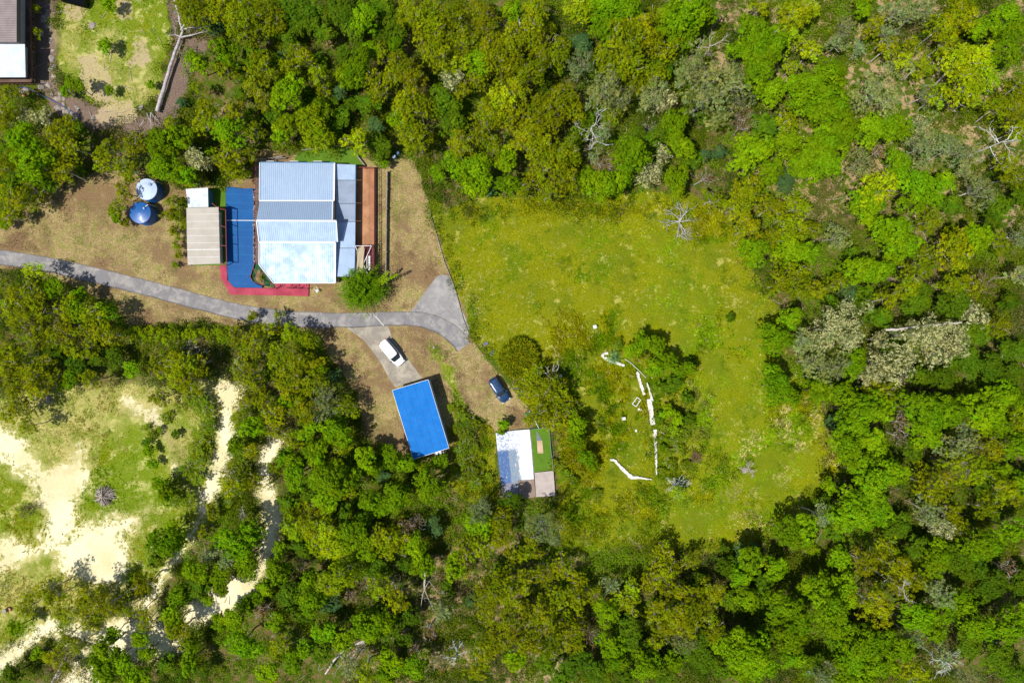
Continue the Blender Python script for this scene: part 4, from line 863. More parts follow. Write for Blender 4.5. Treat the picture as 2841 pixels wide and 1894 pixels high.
P(mb, 'pergola_slats', M_maroon, house)
mb = MB()
for a, b in (((1688,941),(1836,941)),((1836,943),(1762,1108)),((1762,1112),(1822,1245)),((1688,944),(1704,985)),((1795,1040),(1795,1150))): mb.beam(H1(*a,2.75), H1(*b,2.75), .07, .07)
for a in ((1688,941),(1836,941),(1762,1110)): p = H1(*a,2.0); mb.box((p.x,p.y,1.86), (.06,.06,1.74))
P(mb, 'awning_frame', M_white, house)
mb = MB()
for i in range(9): p = H1(1817, 1040+i*15, 2.5); mb.box(p, (.30,.17,.03)); 
mb.beam(H1(1817,1032,2.47), H1(1817,1172,2.47), .04, .03)
P(mb, 'skylight_panel', M_white, house)
# draped cream cloth on the awning frame
cl = [(1740,942,1765,942),(1700,975,1775,968),(1697,1010,1770,1000),(1705,1050,1762,1040),(1702,1090,1762,1085),(1700,1130,1762,1130),(1700,1165,1760,1168),(1698,1192,1755,1195)]
vs = []; fs = []
for i, (x0,y0,x1,y1) in enumerate(cl):
    for j in range(9):
        t = j/8; vs.append(H1(x0+(x1-x0)*t, y0+(y1-y0)*t, 2.92-.10*math.sin(math.pi*t)+.06*math.sin(9*t+i*1.3)+.03*math.sin(17*t+i)))
fs = [(i*9+j, (i+1)*9+j, (i+1)*9+j+1, i*9+j+1) for i in range(len(cl)-1) for j in range(8)]
mb = MB(); mb.add(vs, fs, True); c_ = mb.build('shade_cloth', M_cloth); tag(c_, 'crumpled cream shade cloth draped over the awning frame beside the deck', 'shade cloth')
sm = c_.modifiers.new('s', 'SOLIDIFY'); sm.thickness = .015; ss = c_.modifiers.new('b', 'SUBSURF'); ss.levels = ss.render_levels = 2
# left walkway
mb = MB(); mb.prism([H1(762,150,.6), H1(806,172,.6), H1(800,1108,.6), H1(764,1092,.6)], .4, .6); P(mb, 'side_walkway', M_walk, house)
mb = MB()
for i in range(16):
    y = 215+i*56; mb.beam(H1(762-(i>8)*2,y,2.3), H1(812,y,2.3), .05, .07)
mb.beam(H1(763,150,2.2), H1(762,600,2.2), .05, .08); mb.beam(H1(762,600,2.2), H1(768,1092,2.2), .05, .08)
P(mb, 'walkway_beam', M_maroon, house)
rail('walkway_rail', [H1(763,150,1.5), H1(763,600,1.5), H1(768,1095,1.5)], .6, .9, M_timber, house, 2.0, .04)
# -------- blue sheet over the courtyard
bs_ = [(487,392),(560,400),(640,412),(700,409),(750,412),(752,470),(745,560),(757,640),(745,720),(752,810),(747,900),(755,1000),(758,1085),(737,1150),(712,1225),(737,1272),(790,1302),(822,1312),(822,1329),(570,1325),(540,1300),(512,1262),(503,1180),(497,900),(490,600)]
mb = MB(); mb.prism([H1(x,y,.5) for x,y in bs_], .30, .50)
court = mb.build('court_cover', M_blue); tag(court, 'wide blue sheet spread over the courtyard left of the house', 'blue sheet')
mb = MB()
for y in (465,545,617,790,862,945,1022,1112,1200,1290): mb.beam(H1(494 if y<1250 else 560,y-6,.503), H1(750 if y<1100 else 722,y+5,.503), .035, .012)
P2 = mb.build('seam', worn('blue_seam', (.03,.16,.45)), court)
mb = MB(); mb.beam(H1(492,705,.62), H1(775,707,.62), .09, .08)
tag(mb.build('pipe', M_white), 'thin white pipe laid across the middle of the blue sheet', 'pipe')
mb = MB(); q = np.random.default_rng(4)
for i in range(70):
    p = H1(754+q.normal()*2.5, 415+i*9.6, .45); mb.box((p.x,p.y,.44), (q.uniform(.14,.3), q.uniform(.2,.45), .26), q.uniform(-.3,.3))
tag(mb.build('stone_edging', M_stone), 'rough stone edging between the blue sheet and the house', 'edging', kind='structure')
# -------- red deck
mb = MB(); mb.prism([H1(*p,.26) for p in ((434,1122),(496,1120),(503,1262),(512,1264),(540,1302),(570,1328),(822,1331),(945,1334),(945,1288),(1256,1288),(1253,1406),(900,1398),(528,1391),(505,1345),(440,1232))], .02, .26)
rd = mb.build('red_deck', M_deckred); tag(rd, 'crimson boarded deck wrapping round the lower edge of the blue sheet', 'deck')
mb = MB()
for x in (905,948,1018,1087,1155): mb.beam(H1(x,1285,2.2), H1(x,1334,2.2), .07, .08)
mb.beam(H1(900,1290,2.28), H1(1256,1290,2.28), .06, .08)
for x in (948,1087,1155): p = H1(x,1333,1.2); mb.box((p.x,p.y,1.23), (.08,.08,1.93))
mb.build('beam', M_maroon, rd)
rl = MB(); a_, b_ = H1(1020,1331,1.1), H1(1250,1340,1.1); rl.beam(a_, b_, .05, .05); a_.z = b_.z = .7; rl.beam(a_, b_, .03, .03)
for t in (0,.33,.66,1): p = a_.lerp(b_, t); rl.box((p.x,p.y,.68), (.05,.05,.84))
rl.build('handrail', M_maroon, rd)
# -------- planting court with frame
mb = MB(); mb.prism([H1(*p,.12) for p in ((755,1098),(797,1117),(930,1281),(942,1330),(840,1308),(737,1270),(714,1225))], .0, .12)
pc = mb.build('planted_court', M_turfdk); tag(pc, 'dark green triangular court with frame between blue sheet and house', 'planted court')
mb = MB()
for a, b in (((740,1145),(840,1308)),((745,1250),(830,1190)),((797,1120),(940,1330)),((755,1098),(797,1110)),((714,1225),(755,1098)),((714,1228),(740,1270)),((740,1270),(840,1306))): mb.beam(H1(*a,2.1), H1(*b,2.1), .06, .08)
for a in ((755,1098),(714,1225),(840,1308),(940,1330)): p = H1(*a,1); mb.box((p.x,p.y,1.08), (.07,.07,1.92))
mb.build('frame', M_maroon, pc)
mb = MB(); mb.prism([H1(*p,.3) for p in ((800,1150),(830,1240),(850,1300),(800,1290),(765,1260),(760,1215),(780,1170))], .121, .2); mb.build('soil_bed', worn('bed_soil', (.30,.20,.10), (.10,.06,.04), .95, sc=3, amt=1), pc)
# -------- carport and small shed left of the blue sheet
cp = empty('carport', H1(280,850,0), 0, 'beige flat-roofed carport with pale sheet roof beside the blue sheet', 'carport')
mb = MB(); mb.prism([H1(*p,3.0) for p in ((124,590),(421,583),(428,840),(436,1106),(290,1110),(136,1117),(128,850))], 2.93, 3.0)
P(mb, 'roof', M_beige, cp)
mb = MB()
for i in range(7): y = 650+i*66; mb.beam(H1(127,y,3.006), H1(430,y-4,3.006), .03, .012)
mb.beam(H1(130,975,3.008), H1(433,972,3.008), .05, .015)
P(mb, 'roof_seam', M_white, cp)
mb = MB()
for a, b in (((421,583),(487,607)),((487,607),(496,1112)),((436,1106),(496,1112)),((428,750),(490,772)),((432,935),(492,942)),((487,607),(430,600)),((362,548),(405,580)),((405,580),(487,605))): mb.beam(H1(*a,2.7), H1(*b,2.7), .08, .12)
for a in ((487,607),(496,1112),(490,860),(136,1112),(128,596)): p = H1(*a,1.3); mb.box((p.x,p.y,1.32), (.1,.1,2.64))
P(mb, 'frame', M_maroon, cp)
mb = MB(); mb.prism([H1(*p,.12) for p in ((200,610),(487,605),(496,1118),(190,1122))], 0, .12); P(mb, 'floor', M_turf, cp)
mb = MB(); mb.prism([H1(*p,2.9) for p in ((140,610),(380,600),(392,1085),(150,1098))], .121, 2.9)
P(mb, 'wall', M_wall, cp)
mb = MB(); mb.prism([H1(*p,.1) for p in ((330,430),(372,400),(487,398),(487,604),(360,604))], 0, .09)
tag(mb.build('turf_strip', M_turf), 'strip of bright green turf above the beige carport', 'turf strip', kind='structure')
ss_ = empty('garden_shed', H1(230,500,0), 0, 'small shed with white corrugated roof above the beige carport', 'shed')
P(sheet_mb([H1(117,415,2.5), H1(323,403,2.5), H1(327,582,2.25), H1(140,586,2.25)], .11, .016, .03), 'roof', M_roof_white, ss_)
mb = MB(); mb.prism([H1(*p,2.15) for p in ((132,425),(318,414),(322,576),(148,580))], 0, 2.12); P(mb, 'wall', M_wallblue, ss_)
mb = MB(); mb.box(H1(326,500,0)+Vector((.16,0,1)), (.06,.9,1.95)); P(mb, 'door', M_timber, ss_)
# -------- lawn behind the house
mb = MB(); mb.prism([H1(*p) for p in ((1120,168),(1135,118),(1160,75),(1200,55),(1400,30),(1570,16),(1700,60),(1760,200),(1690,205),(1500,172))], -.1, .05)
tag(mb.build('lawn', M_turf), kind='structure')
mb = MB()
for a, b in (((1195,57),(1470,27)),((1470,25),(1572,14))): mb.beam(H1(*a,.2), H1(*b,.2), .12, .34)
mb.beam(H1(1705,110,.3), H1(1778,205,.3), .22, .5)
tag(mb.build('timber_edging', M_timber), 'weathered timber edging along the back of the green lawn', 'edging')
mb = MB(); mb.beam(H1(765,148,.4), H1(1050,132,.4), .10, .7); mb.beam(H1(878,132,.75), H1(1008,113,.75), .16, .05)
tag(mb.build('low_timber_wall', M_timber), 'low grey timber wall at the upper left house corner', 'timber wall')
mb = MB()
ps = [(1986,255),(1984,420),(1980,600),(1978,800),(1976,1000),(1974,1180),(1970,1290)]
for a, b in zip(ps[:-1], ps[1:]):
    mb.beam(H1(*a,.45), H1(*b,.45), .10, .9)
for a in ps: p = H1(*a,.5); mb.box((p.x+.09,p.y,.5), (.12,.12,1.0))
tag(mb.build('retaining_wall', M_timber), 'long straight grey timber retaining wall right of the deck', 'retaining wall')
# -------- water tanks
def tank(name, c, r, h, mat, top, label):
    t = empty(name, (c.x, c.y, 0), 0, label, 'water tank', 'round water tanks left of the white shed')
    mb = MB(); pr = [(r, 0)]
    for i in range(12): pr += [(r, .06+i*h*.08), (r*1.012, .09+i*h*.08), (r, .12+i*h*.08)]
    pr += [(r, h-.02), (r*.97, h+.05)]; mb.lathe(pr, n=48); mb.build('body', mat, t)
    mb = MB(); mb.lathe([(r*1.005, h), (r*.99, h+.08), (r*.6, h+.26), (r*.25, h+.36), (.02, h+.40)], n=48); rf = mb.build('roof', top, t)
    mb = MB(); mb.lathe([(.24, h+.14), (.24, h+.36), (.20, h+.38), (.02, h+.39)], (r*.42, r*.42, 0), 20); ht = mb.build('hatch', M_gutter if top is not mat else mat, t)
    mb = MB(); mb.lathe([(.07, h+.39), (.07, h+.42), (.01, h+.43)], (r*.42, r*.42, 0), 12); mb.build('hatch_handle', M_white, ht)
    mb = MB(); mb.tube([(r*.5, r*.5, h+.25), (r*.8, r*.72, h+.3), (r*.86, r*.78, h-.3), (r*.86, r*.78, .1)], .05, 8); mb.build('inlet_pipe', M_white, t)
    mb = MB(); mb.tube([(r, 0, .15), (r+.25, 0, .15)], .05, 8); mb.build('tap', M_steel, t)
M_tank = glossy('blue_poly', (.006,.095,.34), .38, 0, .15); M_tanktop = worn('faded_tank_top', (.50,.60,.80), (.38,.48,.70), .5, sc=1.2, amt=.8, spots=(.66,(.05,.10,.26)))
tank('water_tank', KK(1287,530,2.2), 1.66, 2.1, M_tank, M_tank, 'round deep blue water tank, lower of the two')
tank('water_tank', KK(1345,315,2.2), 1.66, 2.1, M_tank, M_tanktop, 'round water tank with faded pale blue top, upper one')
# -------- blue workshop
sh = empty('workshop', SHD(760,890,0), 0, 'blue-roofed rectangular workshop standing below the parked white van', 'workshop')
qa = [SHD(538,663,3.0), SHD(820,579,3.35), SHD(984,1118,3.35), SHD(704,1206,3.0)]
P(sheet_mb([qa[0], qa[3], qa[2], qa[1]], .24, .012), 'roof', M_roof_blue, sh)
mb = MB()
for i in range(1, 10): t = i/10; mb.beam(qa[0].lerp(qa[3], t)+Vector((0,0,.022)), qa[1].lerp(qa[2], t)+Vector((0,0,.022)), .035, .014)
for t in (.2,.4,.6,.8): mb.beam(qa[0].lerp(qa[1], t)+Vector((0,0,.020)), qa[3].lerp(qa[2], t)+Vector((0,0,.020)), .03, .014)
P(mb, 'roof_seam', worn('seam_blue', (.02,.12,.42)), sh)
ins = lambda p, c: Vector((p.x+(c.x-p.x)*.035, p.y+(c.y-p.y)*.035, 0))
cc_ = (qa[0]+qa[2])/2; mb = MB(); mb.prism([ins(p, cc_) for p in qa], 0, 2.93); P(mb, 'wall', M_roof_white, sh)
mb = MB()
for a, b in ((0,1),(1,2),(2,3),(3,0)): mb.beam(qa[a]-Vector((0,0,.06)), qa[b]-Vector((0,0,.06)), .10, .10)
P(mb, 'fascia', M_white, sh)
dn = (qa[1]-qa[0]).normalized(); up_ = Vector((-dn.y, dn.x, 0)); mid_ = (ins(qa[0],cc_)+ins(qa[1],cc_))/2+up_*.03
mb = MB(); mb.box((mid_.x, mid_.y, 1.15), (3.6, .06, 2.3), math.atan2(dn.y, dn.x)); P(mb, 'roller_door', M_steel, sh)
bt = (ins(qa[2],cc_)+ins(qa[3],cc_))/2-up_*.4+dn*1.1; mb = MB(); mb.box((bt.x, bt.y, 1.9), (1.3, .8, .06), math.atan2(dn.y, dn.x)); P(mb, 'rear_awning', M_roof_white, sh)
# -------- neighbour, top left corner
nb = empty('neighbour_house', TL(60,300,0), 0, 'taupe and white roofed house cut off by the top left corner', 'house')
P(sheet_mb([TL(-300,-250,4.6), TL(-300,708,4.6), TL(278,706,4.6), TL(278,-250,4.6)], .26, .02), 'roof', M_roof_brown, nb)
mb = MB(); mb.add([TL(278,-250,4.6), TL(278,706,4.6), TL(350,735,3.7), TL(350,-250,3.7)], [(0,1,2,3)]); mb.add([TL(278,706,4.6), TL(-300,708,4.6), TL(-300,738,3.7), TL(350,735,3.7)], [(0,1,2,3)]); P(mb, 'roof_slope', worn('slope_grey', (.17,.15,.16)), nb)
P(sheet_mb([TL(-300,742,3.6), TL(-300,1296,3.3), TL(428,1296,3.3), TL(415,742,3.6)], .16, .018), 'white_roof', M_roof_white, nb)
mb = MB(); mb.prism([TL(*p,2.8) for p in ((-300,-250),(300,-250),(300,720),(340,730),(340,1230),(-300,1240))], 0, 2.8); P(mb, 'wall', M_wall, nb)
mb = MB(); mb.prism([TL(*p,1.2) for p in ((-300,-250),(520,-250),(522,600),(535,1375),(-300,1380))], 1.0, 1.2); P(mb, 'deck', planks('old_deck', (.13,.085,.06), (.07,.045,.035), .14, 1, .7, .12), nb)
rail('deck_rail', [TL(508,-250,2.2), TL(512,300,2.2), TL(520,1370,2.2), TL(-300,1378,2.2)], 1.2, 1.0, worn('brown_paint', (.20,.10,.075)), nb, .6)
mb = MB()
for y in range(-200, 1360, 150): p = TL(505,y,1); mb.box((p.x,p.y,.5), (.1,.1,1.0))
P(mb, 'deck_stump', M_timber, nb)
# ------------------------------------------------------------------ slab, walls and yard things
def slabmat():
    m, nt, N, L, bs = newmat('peeling_paint'); p = pos(nt)
    a = N.new('ShaderNodeAttribute'); a.attribute_name = 'uvx'; b = N.new('ShaderNodeAttribute'); b.attribute_name = 'uvy'
    u, v = a.outputs['Fac'], b.outputs['Fac']
    n1 = nz(nt, 1.3, 7, .72, p, .3); n2 = nz(nt, 3.5, 5, .7, p)
    edge = mapr(nt, mth(nt, 'ADD', u, mth(nt, 'MULTIPLY', mth(nt, 'SUBTRACT', n1, .5), .35)), .50, .56, 1, 0)
    vb = mapr(nt, mth(nt, 'ADD', v, mth(nt, 'MULTIPLY', mth(nt, 'SUBTRACT', n2, .5), .12)), .24, .29, .15, 1)
    col = mix(nt, mapr(nt, n2, .4, .7, 0, .4), (.66, .68, .71), (.52, .56, .62))
    f = mth(nt, 'MULTIPLY', mth(nt, 'MULTIPLY', edge, vb), mapr(nt, n1, .33, .37))
    blue = mix(nt, mapr(nt, n2, .48, .62), (.02, .085, .26), (.11, .19, .36))
    blue = mix(nt, mapr(nt, u, .26, .31), blue, mix(nt, mapr(nt, nz(nt, 9, 3, .6, p), .4, .6), (.30, .27, .27), (.05, .20, .36)))
    col = mix(nt, mth(nt, 'MULTIPLY', mapr(nt, u, .0, .9, 1, .25), mapr(nt, nz(nt, 2.2, 7, .75, p), .53, .56)), col, (.12, .20, .36))
    col = mix(nt, f, col, blue)
    low = mapr(nt, mth(nt, 'ADD', v, mth(nt, 'MULTIPLY', mth(nt, 'SUBTRACT', n2, .5), .10)), .76, .80)
    col = mix(nt, mth(nt, 'MULTIPLY', low, mapr(nt, n1, .40, .46)), col, (.21, .19, .235))
    L.new(col, bs.inputs['Base Color']); bs.inputs['Roughness'].default_value = .6; bump(nt, bs, n1, .15, .01); return m
sl = empty('derelict_slab', SLB(700,800,0), 0, 'raised concrete slab with peeling white and blue paint and green turf strip', 'slab')
def slab_part(name, pts, z0, z1, mat): mb = MB(); mb.prism([SLB(*p,z1) for p in pts], z0, z1); return P(mb, name, mat, sl)
pp = slab_part('painted_floor', ((165,268),(470,225),(778,200),(818,600),(858,1104),(566,1122),(580,1410),(300,1432),(268,1200),(215,800)), 0, .50, slabmat())
me = pp.data; uvx = []; uvy = []
o0, ox, oy = SLB(165,268), SLB(820,200)-SLB(165,268), SLB(300,1432)-SLB(165,268)
for v in me.vertices:
    d = v.co-o0; det = ox.x*oy.y-ox.y*oy.x; uvx.append((d.x*oy.y-d.y*oy.x)/det); uvy.append((ox.x*d.y-ox.y*d.x)/det)
for k, vals in (('uvx', uvx), ('uvy', uvy)):
    a = me.attributes.new(k, 'FLOAT', 'POINT'); a.data.foreach_set('value', vals)
slab_part('turf_floor', ((790,206),(960,185),(1128,172),(1170,560),(1207,932),(862,978),(820,560)), 0, .52, M_turf)
slab_part('concrete_floor', ((568,1128),(862,1108),(893,1425),(600,1455),(584,1400)), 0, .46, worn('brown_concrete', (.30,.225,.18), (.22,.16,.13), .8, sc=.9, amt=.9))
slab_part('concrete_floor', ((866,985),(1212,948),(1245,1400),(898,1424)), 0, .47, worn('pink_concrete', (.46,.40,.37), (.36,.31,.29), .8, sc=.7, amt=.9, spots=(.66,(.22,.18,.18))))
slab_part('slate_patch', ((905,225),(1003,402),(906,404)), .52, .535, worn('slate', (.16,.18,.22)))
slab_part('timber_mat', ((911,404),(1008,402),(1030,630),(927,636)), .52, .56, planks('mat_boards', (.52,.37,.24), (.40,.27,.17), .12, 0))
slab_part('edge_kerb', ((785,205),(795,203),(866,985),(858,986)), .5, .56, M_stone)
mb = MB(); ps = [(790,205),(965,182),(1135,165),(1150,350),(1165,560),(1188,750),(1207,935)]
for a, b in zip(ps[:-1], ps[1:]):
    mb.beam(SLB(*a,1.35), SLB(*b,1.35), .05, .05); mb.beam(SLB(*a,.95), SLB(*b,.95), .03, .03)
for a in ps: p = SLB(*a,.9); mb.box((p.x,p.y,.93), (.05,.05,.85))
P(mb, 'handrail', worn('green_steel', (.16,.32,.26)), sl)
mb = MB(); a_, b_ = SUV(1205,1040,1.1), SUV(1440,1465,1.1); mb.beam(a_, b_, .07, .07)
for t in (0,.5,1): p = a_.lerp(b_, t); mb.box((p.x,p.y,.55), (.06,.06,1.06))
tag(mb.build('steel_fence', M_white), 'thin pale steel rail running from the green bin to the turf', 'rail fence')
mb = MB(); a_, b_ = SUV(860,490,1.3), SUV(990,690,1.3)
for s in (0, .5): mb.beam(a_-Vector((0,0,s)), b_-Vector((0,0,s)), .05, .05)
for t in (0,.25,.5,.75,1): p = a_.lerp(b_, t); mb.box((p.x,p.y,.65), (.06,.06,1.26))
tag(mb.build('garden_fence', worn('dark_green_paint', (.02,.07,.06))), 'short dark green fence half buried in shrubs behind the dark car', 'fence')
# -------- white wall remains in the field
M_ww = worn('whitewash', (.70,.69,.66), (.50,.48,.44), .85, sc=4, amt=.8, fine=10, spots=(.60,(.42,.38,.32)))
def ruin(label, pts, w0, w1=None, h=.35, seed=1):
    q = np.random.default_rng(seed); mb = MB(); P_ = [FLD(*p) for p in pts]; w1 = w0 if w1 is None else w1
    segs = []; L = [0]
    for a, b in zip(P_[:-1], P_[1:]): L.append(L[-1]+(b-a).length)
    n = max(6, int(L[-1]/.22)); left, right = [], []
    for i in range(n+1):
        s = L[-1]*i/n; k = max(j for j in range(len(L)-1) if L[j] <= s+1e-6); t = (s-L[k])/(L[k+1]-L[k]); c = P_[k].lerp(P_[k+1], min(t, 1))
        d = (P_[k+1]-P_[k]).normalized(); nr = Vector((-d.y, d.x, 0)); w = (w0+(w1-w0)*i/n)/2
        left.append(c+nr*(w*q.uniform(.7,1.25)+q.normal()*.02)); right.append(c-nr*(w*q.uniform(.7,1.25)+q.normal()*.02))
    vs = []; fs = []
    for a, b in zip(left, right):
        z = h*q.uniform(.75, 1.1); vs += [(a.x,a.y,-.2),(a.x,a.y,z),(b.x,b.y,z*.95),(b.x,b.y,-.2)]
    for i in range(n):
        o = i*4; fs += [(o,o+4,o+5,o+1),(o+1,o+5,o+6,o+2),(o+2,o+6,o+7,o+3)]
    fs += [(0,1,2,3),(n*4+3,n*4+2,n*4+1,n*4)]; mb.add(vs, fs)
    o = mb.build('wall_remnant', M_ww); gzv = gz1(P_[0]); o.location.z = gzv
    return tag(o, label, 'wall remnant', 'broken white wall remains in the field')
ruin('angular white wall remnant under the pale star-leaved shrub', [(275,78),(205,95),(215,120),(300,175),(380,192),(462,222)], .38, .42, seed=2)
ruin('short wavy white wall remnant left of the long ones', [(608,290),(628,370),(650,440),(672,500),(690,555)], .45, .40, seed=3)
ruin('thin tapering white board above the thick white wall', [(718,415),(745,510),(780,628)], .10, .45, .5, seed=4)
ruin('thick white wall remnant with dark spots at its lower end', [(742,602),(755,700),(770,800),(785,895)], .75, .72, .5, seed=5)
ruin('long vertical white wall remnant tapering to its lower tip', [(810,950),(818,1100),(823,1250),(828,1470)], .50, .18, seed=6)
ruin('diagonal white wall remnant at the bottom of the field', [(300,1297),(350,1302),(400,1360),(450,1415),(535,1490)], .36, .62, seed=7)
ruin('tapering white wall remnant ending in a thin tip, lowest one', [(530,1500),(620,1500),(700,1512),(775,1522)], .55, .10, seed=8)
mb = MB(); mb.tube([FLD(470,145,.3), FLD(545,200,.4), FLD(620,270,.45), FLD(680,330,.3), FLD(710,360,.2)], .035, 6)
tag(mb.build('hose', M_white), 'thin pale hose curving beside the shrub in the field', 'hose')
mb = MB(); rr = [(612,585),(650,615),(598,690),(555,660),(612,585)]
ps = [FLD(*p,.35) for p in rr]
for a, b in zip(ps[:-1], ps[1:]): mb.tube([a, a.lerp(b,.5), b], .055, 8)
for a, b in (((575,620),(590,632)),((610,680),(625,645)),((640,625),(620,632))): mb.beam(FLD(*a,.35), FLD(*b,.35), .05, .05)
for p in ps[:4]: mb.tube([p, p-Vector((0,0,.4))], .05, 6)
tag(mb.build('metal_frame', M_white), 'white rectangular tube frame lying in the grass', 'metal frame')
def plastic_chair(loc, rz, label, tip=0):
    t = empty('plastic_chair', loc, rz, label, 'chair', 'white plastic chairs left outdoors')
    t.rotation_euler = (tip, 0, rz)
    mb = MB(); mb.box((0,0,.43), (.46,.46,.035)); mb.build('seat', M_white, t)
    mb = MB()
    for i in range(5): mb.box((-.18+.09*i, .25, .68), (.06,.025,.42))
    mb.box((0,.255,.9), (.44,.035,.07)); mb.build('backrest', M_white, t)
    for sx in (-1,1):
        for sy in (-1,1):
            mb = MB(); mb.tube([(sx*.2,sy*.2,.42),(sx*.24,sy*.24,0)], .025, 6); mb.build('leg', M_white, t)
        mb = MB(); mb.box((sx*.25,.0,.64), (.05,.44,.03)); mb.box((sx*.25,-.19,.53), (.04,.04,.2)); mb.build('armrest', M_white, t)
c = crop(1450,850,2.851)(568,162); plastic_chair((c.x,c.y,gz1(c)+.0), -1.3, 'white plastic chair alone in the upper field')
c = FLD(450,825); plastic_chair((c.x,c.y,gz1(c)), .1, 'white plastic chair inside the white wall remains')
c = H1(1325,1335); plastic_chair((c.x,c.y,.25), .7, 'tipped white plastic chair below the house front', 1.2)
def lump(name, p, s, mat, label, cat, sq=.6, seed=0, group=None):
    q = np.random.default_rng(seed+50); mb = MB(); n = 9; m = 5; vs = []
    ph = q.uniform(0,6.28,4)
    for i in range(m):
        t = math.pi/2*i/(m-1)*.98
        for k in range(n):
            a = 2*math.pi*k/n; r = s*math.cos(t)*(1+.18*math.sin(2*a+ph[0])+.13*math.sin(3*a+ph[1]))*q.uniform(.88,1.12)
            vs.append((r*math.cos(a)*1.2, r*math.sin(a), s*sq*math.sin(t)*q.uniform(.9,1.1)-.06*s))
    mb.add(vs, [(i*n+k, i*n+(k+1)%n, (i+1)*n+(k+1)%n, (i+1)*n+k) for i in range(m-1) for k in range(n)]+[tuple((m-1)*n+k for k in range(n))])
    o = mb.build(name, mat); o.location = (p.x, p.y, gz1(p)); o.rotation_euler.z = q.uniform(0,3); return tag(o, label, cat, group)
lump('plastic_sack', FLD(640,720), .32, M_white, 'white sack beside the tube frame in the grass', 'sack', .7, 1)
lump('plastic_sack', FLD(598,965), .20, M_white, 'small white bag in the pale grass patch', 'bag', .7, 2)
for i, (x, y, s, lb) in enumerate(((1278,295,.3,'upper dark board beside field edge path'),(1325,368,.32,'lower dark board beside field edge path'))):
    mb = MB(); p = SHD(x,y,.1); mb.box((p.x,p.y,.12), (.75,.5,.05), .3+i*.9); tag(mb.build('board', worn('slate_board', (.14,.15,.22))), lb, 'board')
lump('rock', SHD(870,322), .22, M_stone, 'single pale rock on the bank below the driveway bend', 'rock', .7, 4)
# -------- rocks of the wall under the neighbour's deck
rk = [(430,150),(440,110),(400,180),(385,310),(470,370),(490,470),(480,540),(495,700),(450,790),(480,870),(540,910),(520,760),(560,870),(590,960),(540,1000),(670,1050),(715,1000),(640,1010),(230,830),(190,835),(600,905),(580,1000),(610,1035),(460,640),(500,620),(420,770),(380,800),(700,1090),(860,1090),(1290,985),(850,238),(440,250)]
TNM = {18:'dark', 28:'', 29:'', 30:''}
def edge_word(i): return ['grey','brown','pale','purple-grey'][i % 4]
for i, (x, y) in enumerate(rk):
    far = {28:'lone rock in the grey dirt below the grass clearing',29:'boulder left of the fallen log butt',30:'dark rock in grass below the ribbed pipe', 31:'small pale rock right of the neighbour deck top'}
    lb = far.get(i) or f'{edge_word(i)} rock of the rough wall, number {ORD[1]} ' 
    if i not in far:
        order_y = sorted(range(28), key=lambda j: rk[j][1]); n_ = order_y.index(i)+1
        words_ = ['first','second','third','fourth','fifth','sixth','seventh','eighth','ninth','tenth','eleventh','twelfth','thirteenth','fourteenth','fifteenth','sixteenth','seventeenth','eighteenth','nineteenth','twentieth','twenty-first','twenty-second','twenty-third','twenty-fourth','twenty-fifth','twenty-sixth','twenty-seventh','twenty-eighth']
        lb = f'{edge_word(i)} rock in the wall right of the neighbour house, {words_[n_-1]} from top'
    lump('rock', J(x, y), (.42, .3, .55, .36)[i % 4]*(1.5 if i == 29 else 1), M_stone, lb, 'rock', .55, i, 'rocks along the rough stone wall')
mb = MB(); mb.tube([J(160,800,.5), J(250,810,.5), J(330,850,.45), J(440,905,.4), J(560,965,.35), J(640,1015,.3), J(735,1070,.25)], .04, 6)
tag(mb.build('garden_hose', worn('hose_blue', (.05,.12,.42))), 'long blue hose snaking across the rocks', 'hose')
# ribbed culvert pipe
mb = MB(); a_, b_ = J(585,-25,.75), J(795,32,.75); d = (b_-a_); n = 40; pts = []; rad = []
for i in range(n*2+1): pts.append(a_+d*i/(n*2)); rad.append(.72+.06*(i % 2))
mb.tube(pts, rad, 24); tag(mb.build('ribbed_pipe', M_black), 'fat black ribbed pipe at the top edge above the grass', 'ribbed pipe')
mb = MB()
for i in range(14): 
    p = a_.lerp(b_, (i+.5)/14)+Vector((0,0,.70)); mb.box(p+Vector((0,0,.12)), (.16,.5,.03), .3)
# stumps
def stump(p, r, label, top=(.62,.28,.12)):
    t = empty('tree_stump', (p.x,p.y,gz1(p)), 0, label, 'stump')
    mb = MB(); mb.lathe([(r*1.25,-.1),(r*1.05,.15),(r,.38)], n=14); mb.build('bark', M_bark, t)
    mb = MB(); mb.lathe([(r*.9,.382),(r*.4,.392),(.01,.395)], n=14); mb.build('cut_face', worn('cut_wood_%d' % int(r*100), top, tuple(x*.7 for x in top), .8, sc=6), t)
stump(J(228,885), .27, 'orange-faced tree stump among rocks below the neighbour house')
stump(crop(0,1360,2.936)(75,968), .30, 'orange-faced tree stump at the lower left edge')
HH = crop(0,1360,2.936)
mb = MB(); p = HH(45,978,.2); mb.box((p.x,p.y,.25), (.55,.6,.5), .4); tag(mb.build('concrete_block', M_conc), 'pale concrete block beside the lower left stump', 'block')
mb = MB(); mb.tube([HH(0,765,.5), HH(90,785,.8), HH(180,812,.5), HH(300,835,.3)], .02, 6); tag(mb.build('wire', M_timber), 'thin grey wire trailing across grass at the lower left edge', 'wire')
